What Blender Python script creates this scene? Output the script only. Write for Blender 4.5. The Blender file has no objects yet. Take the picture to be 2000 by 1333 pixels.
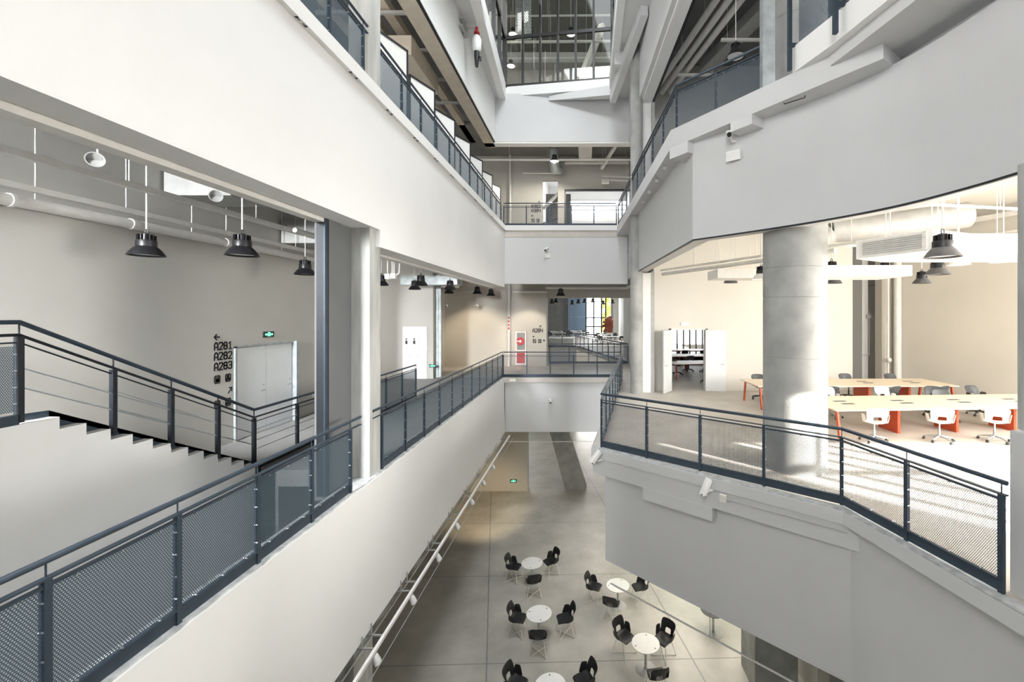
import bpy, math, random
from mathutils import Vector, Matrix
random.seed(7)
SC = bpy.context.scene
COL = SC.collection
R = math.radians

# ---------------------------------------------------------------- camera
EYE, F, VX, VY = 3.0, 835.0, 1145.0, 613.0      # eye height over the middle floor, focal length in px of the 2000 px frame
cam = bpy.data.cameras.new('camera'); cam.sensor_width = 36; cam.lens = F/2000*36
cam.shift_x = -(VX-1000)/2000; cam.shift_y = -(666.5-VY)/2000; cam.clip_end = 300; cam.clip_start = .05
co = bpy.data.objects.new('camera', cam); COL.objects.link(co)
co.location = (0, 0, EYE); co.rotation_euler = (R(90), 0, 0); SC.camera = co

# ---------------------------------------------------------------- look
SC.view_settings.view_transform = 'Standard'; SC.view_settings.look = 'None'
SC.view_settings.gamma = 1; SC.view_settings.use_curve_mapping = False
SC.view_settings.exposure = 1.52
cy = SC.cycles
cy.max_bounces = 9; cy.diffuse_bounces = 5; cy.glossy_bounces = 3; cy.transmission_bounces = 4; cy.transparent_max_bounces = 14
cy.caustics_reflective = False; cy.caustics_refractive = False; cy.sample_clamp_indirect = 6

# ---------------------------------------------------------------- world, sun, daylight of the big openings, added fills
w = bpy.data.worlds.new('sky'); SC.world = w; w.use_nodes = True
nt = w.node_tree; bg = nt.nodes['Background']
bg.inputs[0].default_value = (.93, .97, 1, 1); bg.inputs[1].default_value = 2.9

sun = bpy.data.lights.new('sun', 'SUN'); sun.energy = 11; sun.angle = R(.6); sun.color = (1, .95, .86)
so = bpy.data.objects.new('sun', sun); COL.objects.link(so)
SUN_TO = Vector((-.72, .70, -.52))
so.rotation_euler = SUN_TO.to_track_quat('-Z', 'Y').to_euler()

def area(name, loc, to, sx, sy, power, color=(1, 1, 1), spread=180):
    l = bpy.data.lights.new(name, 'AREA'); l.shape = 'RECTANGLE'; l.size = sx; l.size_y = sy
    l.energy = power; l.color = color; l.spread = R(spread)
    o = bpy.data.objects.new(name, l); COL.objects.link(o); o.location = loc
    o.rotation_euler = (Vector(to)-Vector(loc)).to_track_quat('-Z', 'Y').to_euler()
    return o
# glass roof over the atrium, unseen fill behind the viewer, window front of the sunny room, rooflights of the far halls
area('daylight_roof', (.7, 9.0, 19.6), (-.9, 9.0, 0), 2.8, 14, 1250, (.97, .985, 1))
area('fill_front', (-1.5, -5.7, 7.6), (2.6, 12, 6.4), 4.5, 6, 230, (.98, .99, 1), 130)  # added fill for the upper right fascia, no opening built there
area('daylight_room', (10.6, 2.75, 3.1), (8.2, 12, 1.6), 9.5, 5.4, 290, (1, .95, .87))
area('fill_room_side', (15.0, 5.6, 3.4), (2, 7.6, .6), 5.5, 3.2, 560, (1, .97, .91), 150)  # unseen fill added to lift the left parapet
area('daylight_far_hall', (1.0, 43, 6.2), (.6, 43, 0), 6, 26, 170, (1, .97, .93))
area('daylight_upper_hall', (0.6, 31, 13.2), (.2, 30, 6), 4, 9, 170, (1, .99, .97))

area('fill_left_room', (-7.4, -3.6, 5.5), (-8.5, 8.5, .6), 1.6, 1.6, 380, (.97, .99, 1), 68)  # added fill brightening the wall above the stair
area('fill_left_corridor', (-13.8, 17.0, 2.8), (-6, 18.5, 1.6), 5, 4, 150, (1, .98, .94))  # added fill for the corridor, no window built behind it
area('fill_ground_right', (4.2, 15.5, -2.8), (4.2, 15.5, -7), 3, 9, 150, (1, .93, .80))  # unseen fill under the right slab, no fitting modelled
area('fill_ground_back', (1, 45, -4.6), (0, 26, -6.5), 14, 4, 650, (1, .98, .95))  # added fill from the rear of the ground storey
area('fill_upper_left', (-11.9, 8, 9.4), (-4, 11, 10.5), 16, 3.6, 420, (1, .97, .92))  # added fill to lighten the upper left ceiling and boards
area('fill_upper_right', (9.3, 7.5, 9.7), (-3.84, 9.5, 5.4), 12, 3.4, 150, (1, .99, .97), 120)  # added fill thrown across the atrium onto the left fascia
area('daylight_top_hall', (-1, 25, 19.7), (-1, 25, 14), 12, 7, 70, (1, .96, .88))
# ---------------------------------------------------------------- pixel -> place helpers (a point at a known height, depth or side plane)
def gz(px, py, z):
    Y = (EYE-z)*F/(py-VY); return Vector(((px-VX)*Y/F, Y, z))
def gy(px, py, Y):
    return Vector(((px-VX)*Y/F, Y, EYE-(py-VY)*Y/F))
def gx(px, py, X):
    Y = X*F/(px-VX); return Vector((X, Y, EYE-(py-VY)*Y/F))

# ---------------------------------------------------------------- materials
def mat(name, base, rough=.6, metal=0, nscale=0, namt=.0, bump=0, bscale=60, emit=None, estr=0, spec=.5, stretch=None):
    m = bpy.data.materials.new(name); m.use_nodes = True
    t = m.node_tree; b = t.nodes['Principled BSDF']
    b.inputs['Base Color'].default_value = (*base, 1); b.inputs['Roughness'].default_value = rough
    b.inputs['Metallic'].default_value = metal; b.inputs['Specular IOR Level'].default_value = spec
    if emit:
        b.inputs['Emission Color'].default_value = (*emit, 1); b.inputs['Emission Strength'].default_value = estr
    if nscale or bump:
        tc = t.nodes.new('ShaderNodeTexCoord'); src = tc.outputs['Object']
        if stretch:
            mp = t.nodes.new('ShaderNodeMapping'); mp.inputs['Scale'].default_value = stretch
            t.links.new(src, mp.inputs[0]); src = mp.outputs[0]
    if nscale:
        n = t.nodes.new('ShaderNodeTexNoise'); n.inputs['Scale'].default_value = nscale; n.inputs['Detail'].default_value = 5
        t.links.new(src, n.inputs['Vector'])
        rp = t.nodes.new('ShaderNodeValToRGB'); rp.color_ramp.elements[0].position = .3; rp.color_ramp.elements[1].position = .7
        rp.color_ramp.elements[0].color = (*[max(0, c*(1-namt)) for c in base], 1)
        rp.color_ramp.elements[1].color = (*[min(1, c*(1+namt)) for c in base], 1)
        t.links.new(n.outputs['Fac'], rp.inputs[0]); t.links.new(rp.outputs[0], b.inputs['Base Color'])
    if bump:
        n2 = t.nodes.new('ShaderNodeTexNoise'); n2.inputs['Scale'].default_value = bscale; n2.inputs['Detail'].default_value = 4
        t.links.new(src, n2.inputs['Vector'])
        bp = t.nodes.new('ShaderNodeBump'); bp.inputs['Strength'].default_value = bump; bp.inputs['Distance'].default_value = .01
        t.links.new(n2.outputs['Fac'], bp.inputs['Height']); t.links.new(bp.outputs[0], b.inputs['Normal'])
    return m

M = {}
M['white'] = mat('white_plaster', (.83, .83, .825), .75, 0, .7, .02, .12, 90)
M['grey_white'] = mat('pale_grey_plaster', (.66, .665, .67), .75, 0, .7, .025, .12, 90)
M['cream'] = mat('cream_plaster', (.69, .665, .61), .8, 0, .7, .03, .12, 90)
M['shade_grey'] = mat('shaded_fascia_plaster', (.62, .625, .632), .75, 0, .7, .025, .12, 90)  # fascia plaster copy, shade of the right and top back put into its colour
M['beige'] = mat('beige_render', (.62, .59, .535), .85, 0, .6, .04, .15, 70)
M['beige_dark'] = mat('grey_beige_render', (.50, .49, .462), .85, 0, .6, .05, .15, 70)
M['ceil'] = mat('dark_ceiling', (.20, .20, .195), .9, 0, 1.2, .1)
M['concrete'] = mat('board_marked_concrete', (.46, .465, .45), .8, 0, 2.4, .24, .35, 35, stretch=(2.2, 2.2, .35))
M['column'] = mat('mottled_column_concrete', (.37, .375, .365), .8, 0, 1.9, .2, .35, 30)
M['concrete_dark'] = mat('raw_concrete', (.33, .335, .32), .8, 0, 1.6, .22, .35, 25)
M['kerb'] = mat('rough_kerb_concrete', (.50, .515, .52), .9, 0, 9, .25, .7, 30)
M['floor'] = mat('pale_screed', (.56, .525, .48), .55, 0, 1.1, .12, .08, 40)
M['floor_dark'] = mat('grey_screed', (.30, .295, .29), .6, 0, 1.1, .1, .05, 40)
M['navy'] = mat('navy_lacquered_steel', (.045, .066, .092), .38, .35, 6, .12)
M['black_steel'] = mat('black_lacquered_steel', (.018, .022, .028), .4, .3, 6, .12)
M['steel'] = mat('brushed_steel', (.52, .55, .57), .35, .9, 7, .1)
M['galv'] = mat('galvanised_steel', (.50, .54, .56), .45, .75, 5, .18)
M['panel_grey'] = mat('grey_steel_panel', (.33, .335, .34), .55, .1, 2, .06)
M['jamb_grey'] = mat('grey_jamb_steel', (.15, .155, .16), .55, .1, 2, .06)
M['louvre_back'] = mat('deep_blue_backing', (.10, .17, .27), .6, 0, 3, .1)
M['lamp_grey'] = mat('dark_grey_lamp_paint', (.10, .10, .105), .45, .1, 20, .1)
M['black'] = mat('black_plastic', (.012, .013, .015), .45, 0, 20, .2)
M['lamp_black'] = mat('black_lamp_paint', (.012, .012, .014), .4, .1, 20, .2)
M['charcoal'] = mat('charcoal_plastic', (.06, .065, .07), .5, 0, 15, .15)
M['white_pl'] = mat('white_plastic', (.84, .84, .83), .4, 0, 10, .02)
M['ivory'] = mat('warm_white_plastic', (.80, .78, .73), .45, 0, 10, .02)
M['white_metal'] = mat('white_painted_metal', (.74, .73, .70), .5, .05, 6, .05)
M['grey_metal'] = mat('grey_painted_metal', (.42, .42, .41), .5, .2, 6, .08)
M['tan_metal'] = mat('tan_painted_duct', (.58, .52, .43), .6, .1, 3, .08)
M['door'] = mat('white_door_lacquer', (.76, .79, .81), .35, 0, 3, .02)
M['orange'] = mat('orange_lacquer', (.56, .085, .03), .4, 0, 6, .06)
M['red'] = mat('red_paint', (.50, .02, .025), .4, 0, 8, .1)
M['birch'] = mat('birch_plywood', (.80, .68, .52), .45, 0, 3, .06, .0, 60, stretch=(.5, 8, 8))
M['sign'] = mat('black_sign_paint', (.03, .03, .032), .7, 0, 20, .15)
M['blue_louvre'] = mat('blue_grey_louvre', (.26, .36, .48), .5, .1, 5, .1)
M['exit'] = mat('exit_sign_green', (.02, .5, .15), .5, 0, 20, .05, emit=(.1, 1, .35), estr=2.2)
M['lampglow'] = mat('lit_lamp', (1, 1, 1), .5, 0, 20, .01, emit=(1, .93, .8), estr=6)
M['leaf'] = mat('sunlit_foliage', (.55, .62, .12), .8, 0, 4, .3)
M['wood_red'] = mat('red_brown_timber', (.25, .06, .035), .6, 0, 4, .2)

def links(t, *a):
    for x, y in a: t.links.new(x, y)

def mesh_mat(name, pitch, rad, base):
    """Perforated sheet: round holes on a hexagonal grid, cut by the sheet's own UVs (metres)."""
    m = bpy.data.materials.new(name); m.use_nodes = True; t = m.node_tree
    b = t.nodes['Principled BSDF']; out = t.nodes['Material Output']
    b.inputs['Base Color'].default_value = (*base, 1); b.inputs['Roughness'].default_value = .45; b.inputs['Metallic'].default_value = .35
    uv = t.nodes.new('ShaderNodeUVMap')
    def lattice(off):
        mp = t.nodes.new('ShaderNodeMapping'); mp.inputs['Scale'].default_value = (1/pitch, 1/(pitch*1.732), 1)
        mp.inputs['Location'].default_value = (off, off, 0)
        fr = t.nodes.new('ShaderNodeVectorMath'); fr.operation = 'FRACTION'
        sb = t.nodes.new('ShaderNodeVectorMath'); sb.operation = 'SUBTRACT'; sb.inputs[1].default_value = (.5, .5, 0)
        ml = t.nodes.new('ShaderNodeVectorMath'); ml.operation = 'MULTIPLY'; ml.inputs[1].default_value = (1, 1.732, 0)
        ln = t.nodes.new('ShaderNodeVectorMath'); ln.operation = 'LENGTH'
        links(t, (uv.outputs[0], mp.inputs[0]), (mp.outputs[0], fr.inputs[0]), (fr.outputs[0], sb.inputs[0]), (sb.outputs[0], ml.inputs[0]), (ml.outputs[0], ln.inputs[0]))
        return ln.outputs['Value']
    mn = t.nodes.new('ShaderNodeMath'); mn.operation = 'MINIMUM'
    lt = t.nodes.new('ShaderNodeMath'); lt.operation = 'LESS_THAN'; lt.inputs[1].default_value = rad
    tr = t.nodes.new('ShaderNodeBsdfTransparent'); mx = t.nodes.new('ShaderNodeMixShader')
    links(t, (lattice(0), mn.inputs[0]), (lattice(.5), mn.inputs[1]), (mn.outputs[0], lt.inputs[0]), (lt.outputs[0], mx.inputs[0]),
          (b.outputs[0], mx.inputs[1]), (tr.outputs[0], mx.inputs[2]), (mx.outputs[0], out.inputs[0]))
    return m
M['mesh'] = mesh_mat('perforated_navy_sheet', .021, .285, (.085, .13, .17))
M['mesh_fine'] = mesh_mat('perforated_navy_sheet_open', .021, .44, (.085, .105, .13))
M['mesh_mid'] = mesh_mat('perforated_navy_sheet_mid', .021, .375, (.085, .115, .145))
M['frit'] = mesh_mat('perforated_white_film', .09, .30, (.55, .55, .55))

def glass_mat(name, tint, refl):
    m = bpy.data.materials.new(name); m.use_nodes = True; t = m.node_tree
    t.nodes.remove(t.nodes['Principled BSDF']); out = t.nodes['Material Output']
    tr = t.nodes.new('ShaderNodeBsdfTransparent'); tr.inputs[0].default_value = (*tint, 1)
    gl = t.nodes.new('ShaderNodeBsdfGlossy'); gl.inputs['Roughness'].default_value = .02
    lw = t.nodes.new('ShaderNodeLayerWeight'); lw.inputs[0].default_value = .5
    fr = t.nodes.new('ShaderNodeMath'); fr.operation = 'POWER'; fr.inputs[1].default_value = 4.0; t.links.new(lw.outputs['Facing'], fr.inputs[0])
    ad = t.nodes.new('ShaderNodeMath'); ad.operation = 'ADD'; ad.inputs[1].default_value = .05; t.links.new(fr.outputs[0], ad.inputs[0]); fr = ad
    ml = t.nodes.new('ShaderNodeMath'); ml.operation = 'MULTIPLY'; ml.inputs[1].default_value = refl
    mx = t.nodes.new('ShaderNodeMixShader')
    links(t, (fr.outputs[0], ml.inputs[0]), (ml.outputs[0], mx.inputs[0]), (tr.outputs[0], mx.inputs[1]), (gl.outputs[0], mx.inputs[2]), (mx.outputs[0], out.inputs[0]))
    return m
M['glass'] = glass_mat('clear_glass', (.93, .96, .945), .8)
M['glass_dim'] = glass_mat('tinted_glass', (.80, .84, .82), .9)

def ground_mat():
    m = bpy.data.materials.new('polished_concrete_joints'); m.use_nodes = True; t = m.node_tree; b = t.nodes['Principled BSDF']
    tc = t.nodes.new('ShaderNodeTexCoord'); sx = t.nodes.new('ShaderNodeSeparateXYZ'); t.links.new(tc.outputs['Object'], sx.inputs[0])
    def math_(op, a, c, d=None):
        n = t.nodes.new('ShaderNodeMath'); n.operation = op
        for i, v in enumerate((a, c, d)):
            if v is None: continue
            if isinstance(v, (int, float)): n.inputs[i].default_value = v
            else: t.links.new(v, n.inputs[i])
        return n.outputs[0]
    wob = t.nodes.new('ShaderNodeTexNoise'); wob.inputs['Scale'].default_value = 3; t.links.new(tc.outputs['Object'], wob.inputs['Vector'])
    X, Y = sx.outputs[0], sx.outputs[1]
    def joint(a, period, width):
        d = math_('PINGPONG', math_('ADD', a, math_('MULTIPLY', wob.outputs['Fac'], .03)), period/2)
        return math_('LESS_THAN', d, width)
    u = math_('ADD', math_('MULTIPLY_ADD', Y, .212, X), .24)
    v = math_('MULTIPLY_ADD', X, -.03, Y)
    j = math_('MAXIMUM', joint(u, 5.95, .022), joint(v, 4.1, .016))
    n = t.nodes.new('ShaderNodeTexNoise'); n.inputs['Scale'].default_value = .9; n.inputs['Detail'].default_value = 8; n.inputs['Roughness'].default_value = .62
    t.links.new(tc.outputs['Object'], n.inputs['Vector'])
    rp = t.nodes.new('ShaderNodeValToRGB'); rp.color_ramp.elements[0].position = .3; rp.color_ramp.elements[1].position = .72
    rp.color_ramp.elements[0].color = (.345, .335, .30, 1); rp.color_ramp.elements[1].color = (.52, .505, .465, 1)
    t.links.new(n.outputs['Fac'], rp.inputs[0])
    mx = t.nodes.new('ShaderNodeMix'); mx.data_type = 'RGBA'
    mx.inputs[7].default_value = (.17, .19, .18, 1)
    t.links.new(math_('MULTIPLY', j, .75), mx.inputs[0]); t.links.new(rp.outputs[0], mx.inputs[6]); t.links.new(mx.outputs[2], b.inputs['Base Color'])
    b.inputs['Roughness'].default_value = .42
    return m
M['ground'] = ground_mat()

# ---------------------------------------------------------------- mesh builder
class MB:
    def __init__(s): s.v = []; s.f = []; s.uv = {}
    def add(s, vs, fs):
        o = len(s.v); s.v += [Vector(p) for p in vs]; s.f += [tuple(i+o for i in f) for f in fs]; return s
    def box(s, a, b):
        x0, x1 = sorted((a[0], b[0])); y0, y1 = sorted((a[1], b[1])); z0, z1 = sorted((a[2], b[2]))
        return s.add([(x0, y0, z0), (x1, y0, z0), (x1, y1, z0), (x0, y1, z0), (x0, y0, z1), (x1, y0, z1), (x1, y1, z1), (x0, y1, z1)],
                     [(0, 3, 2, 1), (4, 5, 6, 7), (0, 1, 5, 4), (1, 2, 6, 5), (2, 3, 7, 6), (3, 0, 4, 7)])
    def bar(s, p, q, w, h, up=(0, 0, 1)):
        p, q = Vector(p), Vector(q); d = (q-p).normalized(); up = Vector(up)
        if abs(d.dot(up)) > .99: up = Vector((0, 1, 0))
        sd = d.cross(up).normalized(); u = sd.cross(d).normalized()
        c = [sd*w/2*i+u*h/2*j for i, j in ((-1, -1), (1, -1), (1, 1), (-1, 1))]
        return s.add([p+k for k in c]+[q+k for k in c], [(0, 3, 2, 1)[::-1], (4, 5, 6, 7)[::-1], (0, 4, 5, 1), (1, 5, 6, 2), (2, 6, 7, 3), (3, 7, 4, 0)])
    def tube(s, pts, r, n=8, cap=True):
        pts = [Vector(p) for p in pts]; rings = []
        rr = r if isinstance(r, (list, tuple)) else [r]*len(pts)
        nrm = None
        for i, p in enumerate(pts):
            a = (pts[i]-pts[i-1]).normalized() if i else None
            b = (pts[i+1]-pts[i]).normalized() if i < len(pts)-1 else None
            d = (a+b) if a and b else (a or b)
            if d.length < 1e-6: d = a.copy()
            d.normalize()
            if nrm is None:
                nrm = d.cross(Vector((0, 0, 1)) if abs(d.z) < .9 else Vector((1, 0, 0))).normalized()
            else:
                nrm = (nrm-d*nrm.dot(d)).normalized()
            bn = d.cross(nrm); k = 1.0
            if a and b: k = 1/max(.5, math.cos(a.angle(b)/2))
            rings.append([p+(nrm*math.cos(2*math.pi*j/n)+bn*math.sin(2*math.pi*j/n))*rr[i]*(k if k < 1.5 else 1.5) for j in range(n)])
        vs = [x for rg in rings for x in rg]; fs = []
        for i in range(len(pts)-1):
            for j in range(n):
                fs.append((i*n+j, i*n+(j+1) % n, (i+1)*n+(j+1) % n, (i+1)*n+j))
        if cap: fs += [tuple(range(n))[::-1], tuple((len(pts)-1)*n+j for j in range(n))]
        return s.add(vs, fs)
    def lathe(s, prof, c=(0, 0, 0), n=24, closed=False):
        c = Vector(c); vs = []; fs = []
        for r, z in prof:
            for j in range(n): vs.append(c+Vector((r*math.cos(2*math.pi*j/n), r*math.sin(2*math.pi*j/n), z)))
        for i in range(len(prof)-1):
            for j in range(n): fs.append((i*n+j, i*n+(j+1) % n, (i+1)*n+(j+1) % n, (i+1)*n+j))
        if prof[0][0] > 1e-4: fs.append(tuple(range(n))[::-1])
        if prof[-1][0] > 1e-4 and not closed: fs.append(tuple((len(prof)-1)*n+j for j in range(n)))
        return s.add(vs, fs)
    def prism(s, poly, z0, z1):
        n = len(poly); a = sum(poly[i][0]*poly[(i+1) % n][1]-poly[(i+1) % n][0]*poly[i][1] for i in range(n))
        if a < 0: poly = poly[::-1]
        return s.add([(x, y, z0) for x, y in poly]+[(x, y, z1) for x, y in poly],
                     [tuple(range(n))[::-1], tuple(range(n, 2*n))]+[(i, (i+1) % n, (i+1) % n+n, i+n) for i in range(n)])
    def wall(s, pts, t, z0, z1):
        """wall along a polyline, thickness t to the right-hand side of travel"""
        P = [Vector((x, y)) for x, y in pts]; off = []
        for i in range(len(P)):
            a = (P[i]-P[i-1]).normalized() if i else None
            b = (P[i+1]-P[i]).normalized() if i < len(P)-1 else None
            na = Vector((a.y, -a.x)) if a else None; nb = Vector((b.y, -b.x)) if b else None
            m = ((na+nb)/2 if a and b else (na or nb)); m = m/max(.3, m.length_squared)
            off.append(P[i]+m*t)
        for i in range(len(P)-1):
            s.prism([tuple(P[i]), tuple(P[i+1]), tuple(off[i+1]), tuple(off[i])], z0, z1)
        return s
    def extr(s, poly, dirv):
        poly = [Vector(p) for p in poly]; n = len(poly); d = Vector(dirv)
        return s.add(poly+[p+d for p in poly], [tuple(range(n))[::-1], tuple(range(n, 2*n))]+[(i, (i+1) % n, (i+1) % n+n, i+n) for i in range(n)])
    def ball(s, c, r, n=10, m=6, sz=1):
        return s.lathe([(max(1e-5, r*math.sin(math.pi*i/m)), -r*sz*math.cos(math.pi*i/m)) for i in range(m+1)], c, n)
    def build(s, name, m, parent=None, org=None, smooth=True, angle=35, uvs=None):
        me = bpy.data.meshes.new(name); o_ = Vector(org) if org is not None else Vector((0, 0, 0))
        me.from_pydata([tuple(p-o_) for p in s.v], [], s.f); me.update()
        me.materials.append(M[m] if isinstance(m, str) else m)
        if uvs:
            ul = me.uv_layers.new(name='UVMap')
            for lp in me.loops: ul.data[lp.index].uv = uvs[lp.vertex_index]
        if smooth:
            for p in me.polygons: p.use_smooth = True
            try: me.set_sharp_from_angle(angle=R(angle))
            except Exception: pass
        o = bpy.data.objects.new(name, me); COL.objects.link(o)
        if parent: o.parent = parent
        return o

def recalc(o):
    import bmesh
    b = bmesh.new(); b.from_mesh(o.data); bmesh.ops.recalc_face_normals(b, faces=b.faces); b.to_mesh(o.data); b.free(); return o
def tag(o, label, cat, group=None):
    o['label'] = label; o['category'] = cat
    if group: o['group'] = group
    return o
def thing(name, label, cat, loc=(0, 0, 0), rz=0, group=None):
    o = bpy.data.objects.new(name, None); COL.objects.link(o); o.location = loc; o.rotation_euler = (0, 0, rz)
    o.empty_display_size = .1
    return tag(o, label, cat, group)
def struct(name, mb, m, label=None, cat=None):
    o = mb.build(name, m); recalc(o); o['kind'] = 'structure'
    if label: o['label'] = label
    if cat: o['category'] = cat
    return o
def dup(root, loc, rz=0, label=None, group=None, scale=None):
    r = root.copy(); COL.objects.link(r); r.location = loc; r.rotation_euler = (0, 0, rz)
    if label: r['label'] = label
    if group: r['group'] = group
    if scale: r.scale = (scale,)*3
    def kids(src, dst):
        for ch in list(src.children):
            if ch.get('_skip'): continue
            c = ch.copy(); COL.objects.link(c); c.parent = dst; kids(ch, c)
    kids(root, r)
    return r
class Proto:
    """first use moves the built thing itself, later uses copy it"""
    def __init__(s, root): s.root = root; s.used = False
    def put(s, loc, rz=0, label=None, group=None, scale=None):
        if not s.used:
            s.used = True; o = s.root; o.location = loc; o.rotation_euler = (0, 0, rz)
            if label: o['label'] = label
            if group: o['group'] = group
            if scale: o.scale = (scale,)*3
            return o
        o = dup(s.root, loc, rz, label, group, scale)
        if not scale: o.scale = (1, 1, 1)
        return o
# ================================================================ the building shell
G = -7.0                        # ground floor
U3 = 7.1                        # upper floor
# ---- ground storey
struct('floor_ground', MB().box((-22, -10, G-.3), (20, 46, G)), 'ground')
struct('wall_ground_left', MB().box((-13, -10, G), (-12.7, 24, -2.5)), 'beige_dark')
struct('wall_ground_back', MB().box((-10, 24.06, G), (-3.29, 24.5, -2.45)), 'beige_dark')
struct('wall_ground_rear', MB().box((-22, 45.7, G), (20, 46, -.3)), 'beige')
struct('wall_ground_right', MB().box((19.7, -10, G), (20, 45.7, 6.6)), 'beige')
struct('ceiling_ground_back', MB().box((-12.7, 20.3, -2.45), (18, 25.2, -.3)), 'beige_dark')
struct('ceiling_ground_left', MB().box((-12.7, -6, -2.55), (-4.21, 20.3, -2.25)), 'ceil')
# leaning concrete pier
p = MB(); p.add([(-1.20, 24.3, G), (.02, 24.3, G), (.02, 25.0, G), (-1.20, 25.0, G), (-2.42, 24.3, -2.46), (-1.45, 24.3, -2.46), (-1.45, 25.0, -2.46), (-2.42, 25.0, -2.46)],
               [(0, 3, 2, 1), (4, 5, 6, 7), (0, 1, 5, 4), (1, 2, 6, 5), (2, 3, 7, 6), (3, 0, 4, 7)])
struct('column_leaning', p, 'concrete_dark')
struct('column_square', MB().box((4.42, 11.2, G), (5.55, 12.2, -2.6)), 'concrete_dark')
struct('column_under_balcony', MB().box((-4.75, 7.45, G), (-4.05, 8.1, -2.56)), 'concrete')
struct('wall_under_stair', MB().box((5.9, 10.9, G), (6.2, 20, -2.6)), 'beige')

# ---- middle floor, left edge beam: fascia, kerb, walkway
pf = [(-4.2, 0), (-3.84, 0), (-3.84, -1.32), (-3.80, -2.56), (-4.2, -2.56)]
struct('wall_left_lower', MB().extr([(x, -6, z) for x, z in pf], (0, 26.05, 0)), 'white')
kb = MB(); rk = random.Random(3)
ys = [-6+i*.15 for i in range(174)]
edge = [(-3.86+rk.uniform(-.012, .012), y) for y in ys]
kb.prism([(-4.2, y) for y in ys[::-1]]+edge, 0, .022)
struct('trim_left_kerb', kb, 'kerb')
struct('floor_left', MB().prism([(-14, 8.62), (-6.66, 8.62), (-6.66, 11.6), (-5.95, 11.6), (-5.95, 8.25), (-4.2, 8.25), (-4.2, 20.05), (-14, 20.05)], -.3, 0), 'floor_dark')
struct('trim_left_shade_plate', MB().box((-5.95, 8.21, -.32), (-4.21, 8.25, 0)).box((-6.0, 8.25, -2.2), (-5.94, 11.6, .01)).box((-6.66, 11.56, -2.2), (-5.95, 11.6, .01)), 'ceil')  # dark plates added over bright slab faces to stand in for shade
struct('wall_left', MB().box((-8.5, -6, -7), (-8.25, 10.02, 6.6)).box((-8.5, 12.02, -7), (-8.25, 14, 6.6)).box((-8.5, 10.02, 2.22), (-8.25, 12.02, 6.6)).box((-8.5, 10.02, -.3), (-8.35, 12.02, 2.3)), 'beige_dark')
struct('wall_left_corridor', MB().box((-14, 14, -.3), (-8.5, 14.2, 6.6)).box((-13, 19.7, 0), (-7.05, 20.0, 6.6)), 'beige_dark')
struct('wall_left_rear', MB().box((18, -6.3, -7), (-20, -6, 20)), 'beige')
struct('wall_right_outer', MB().box((6.2, -6, -7), (6.5, 1.8, 20)).box((6.2,1.8,6.6),(18,2.0,20)).box((17.8,1.8,-7),(18,47,20)).box((5.6,1.8,-7),(18,2.2,0)), 'beige')
struct('wall_left_outer', MB().box((-14.3, -6, -7), (-14, 47, 20)), 'beige')
# ---- back edge of the middle floor, bridge and far hall floor
struct('floor_back', MB().prism([(-14, 20.05), (1.6, 20.05), (1.6, 20.3), (2.6, 20.3), (2.6, 25.4), (-14, 25.4)], -.24, 0), 'floor')
struct('wall_back_lower', MB().box((-3.84, 20.22, -2.6), (1.9, 20.5, -.24)), 'grey_white')
struct('wall_back_corridor', MB().box((-8.2, 24.4, 0), (-2.27, 24.75, 6.6)).box((-8.3, 20.0, 0), (-8.02, 24.4, 6.6)), 'beige')
# ---- left fascia and lip of the upper floor
struct('wall_left_upper', MB().box((-4.25, -6, 4.56), (-3.84, 7.97, 6.9)).box((-4.25, 7.97, 4.24), (-3.84, 20.05, 6.9)), 'white')
struct('trim_left_lip', MB().box((-4.25, -6, 6.9), (-3.77, 20.05, 7.13)), 'white')
struct('floor_upper_left', MB().box((-14, -6, 6.6), (-4.25, 20.05, 7.1)), 'grey_white')
struct('ceiling_left', MB().box((-14, -6, 6.5), (-4.25, 24.4, 6.6)), 'ceil')
struct('wall_upper_left', MB().box((-12.4, -6, 7.1), (-12.1, 24.4, 13.2)), 'beige')
# ---- back fascia of the upper floor
struct('wall_back_upper', MB().box((-3.84, 20.07, 4.4), (1.95, 20.4, 6.9)), 'grey_white')
struct('trim_back_lip', MB().box((-3.84, 20.0, 6.9), (1.5, 20.4, 7.14)), 'white')
struct('floor_upper_back', MB().box((-14, 20.05, 6.6), (6, 24.4, 7.1)), 'floor')
struct('ceiling_back', MB().box((-14, 20.4, 6.45), (9, 24.6, 6.6)), 'ceil')
# ---- right balcony of the middle floor
A2, B2, C2, D2 = (1.60, 20.05), (.27, 9.62), (3.98, 6.62), (4.43, 4.5)
struct('floor_right', MB().prism([(1.75, 20.3), (1.52, 20.05), (.14, 9.58), (3.90, 6.50), (4.33, 4.3), (4.85, 1.8), (18, 1.8), (18, 20.3)], -.2, 0), 'floor')
sl = MB().prism([(1.75, 20.3), (1.54, 20.0), (.15, 9.585), (3.89, 6.52), (4.30, 6.18), (5.4, 7.4), (5.4, 20.3)], -.56, -.2)
dB = Vector((C2[0]-B2[0], C2[1]-B2[1]))
def onB(t, o=0):
    n = Vector((-.63, -.775)); q = Vector((.14, 9.58))+(Vector((3.90, 6.50))-Vector((.14, 9.58)))*t+n*o; return (q.x, q.y)
sl.prism([onB(.27), onB(.575), onB(.575, -.9), onB(.27, -.9)], -.8, -.56)
struct('trim_right_slab_edge', sl, 'shade_grey')
ed = MB(); ed.wall([(4.86, 1.8), (4.338, 4.3), (3.905, 6.49)], -.02, -.2, .0); ed.wall([(3.906, 6.49), (.132, 9.57), (1.515, 20.05)], -.02, -.2, 0)
struct('trim_right_edge_skin', ed, 'shade_grey')
kb = MB(); q = [onB(0, .012), onB(1, .012), (4.345, 4.3), (4.86, 1.8)]
kb.wall(q[::-1], .15, 0, .02)
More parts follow.
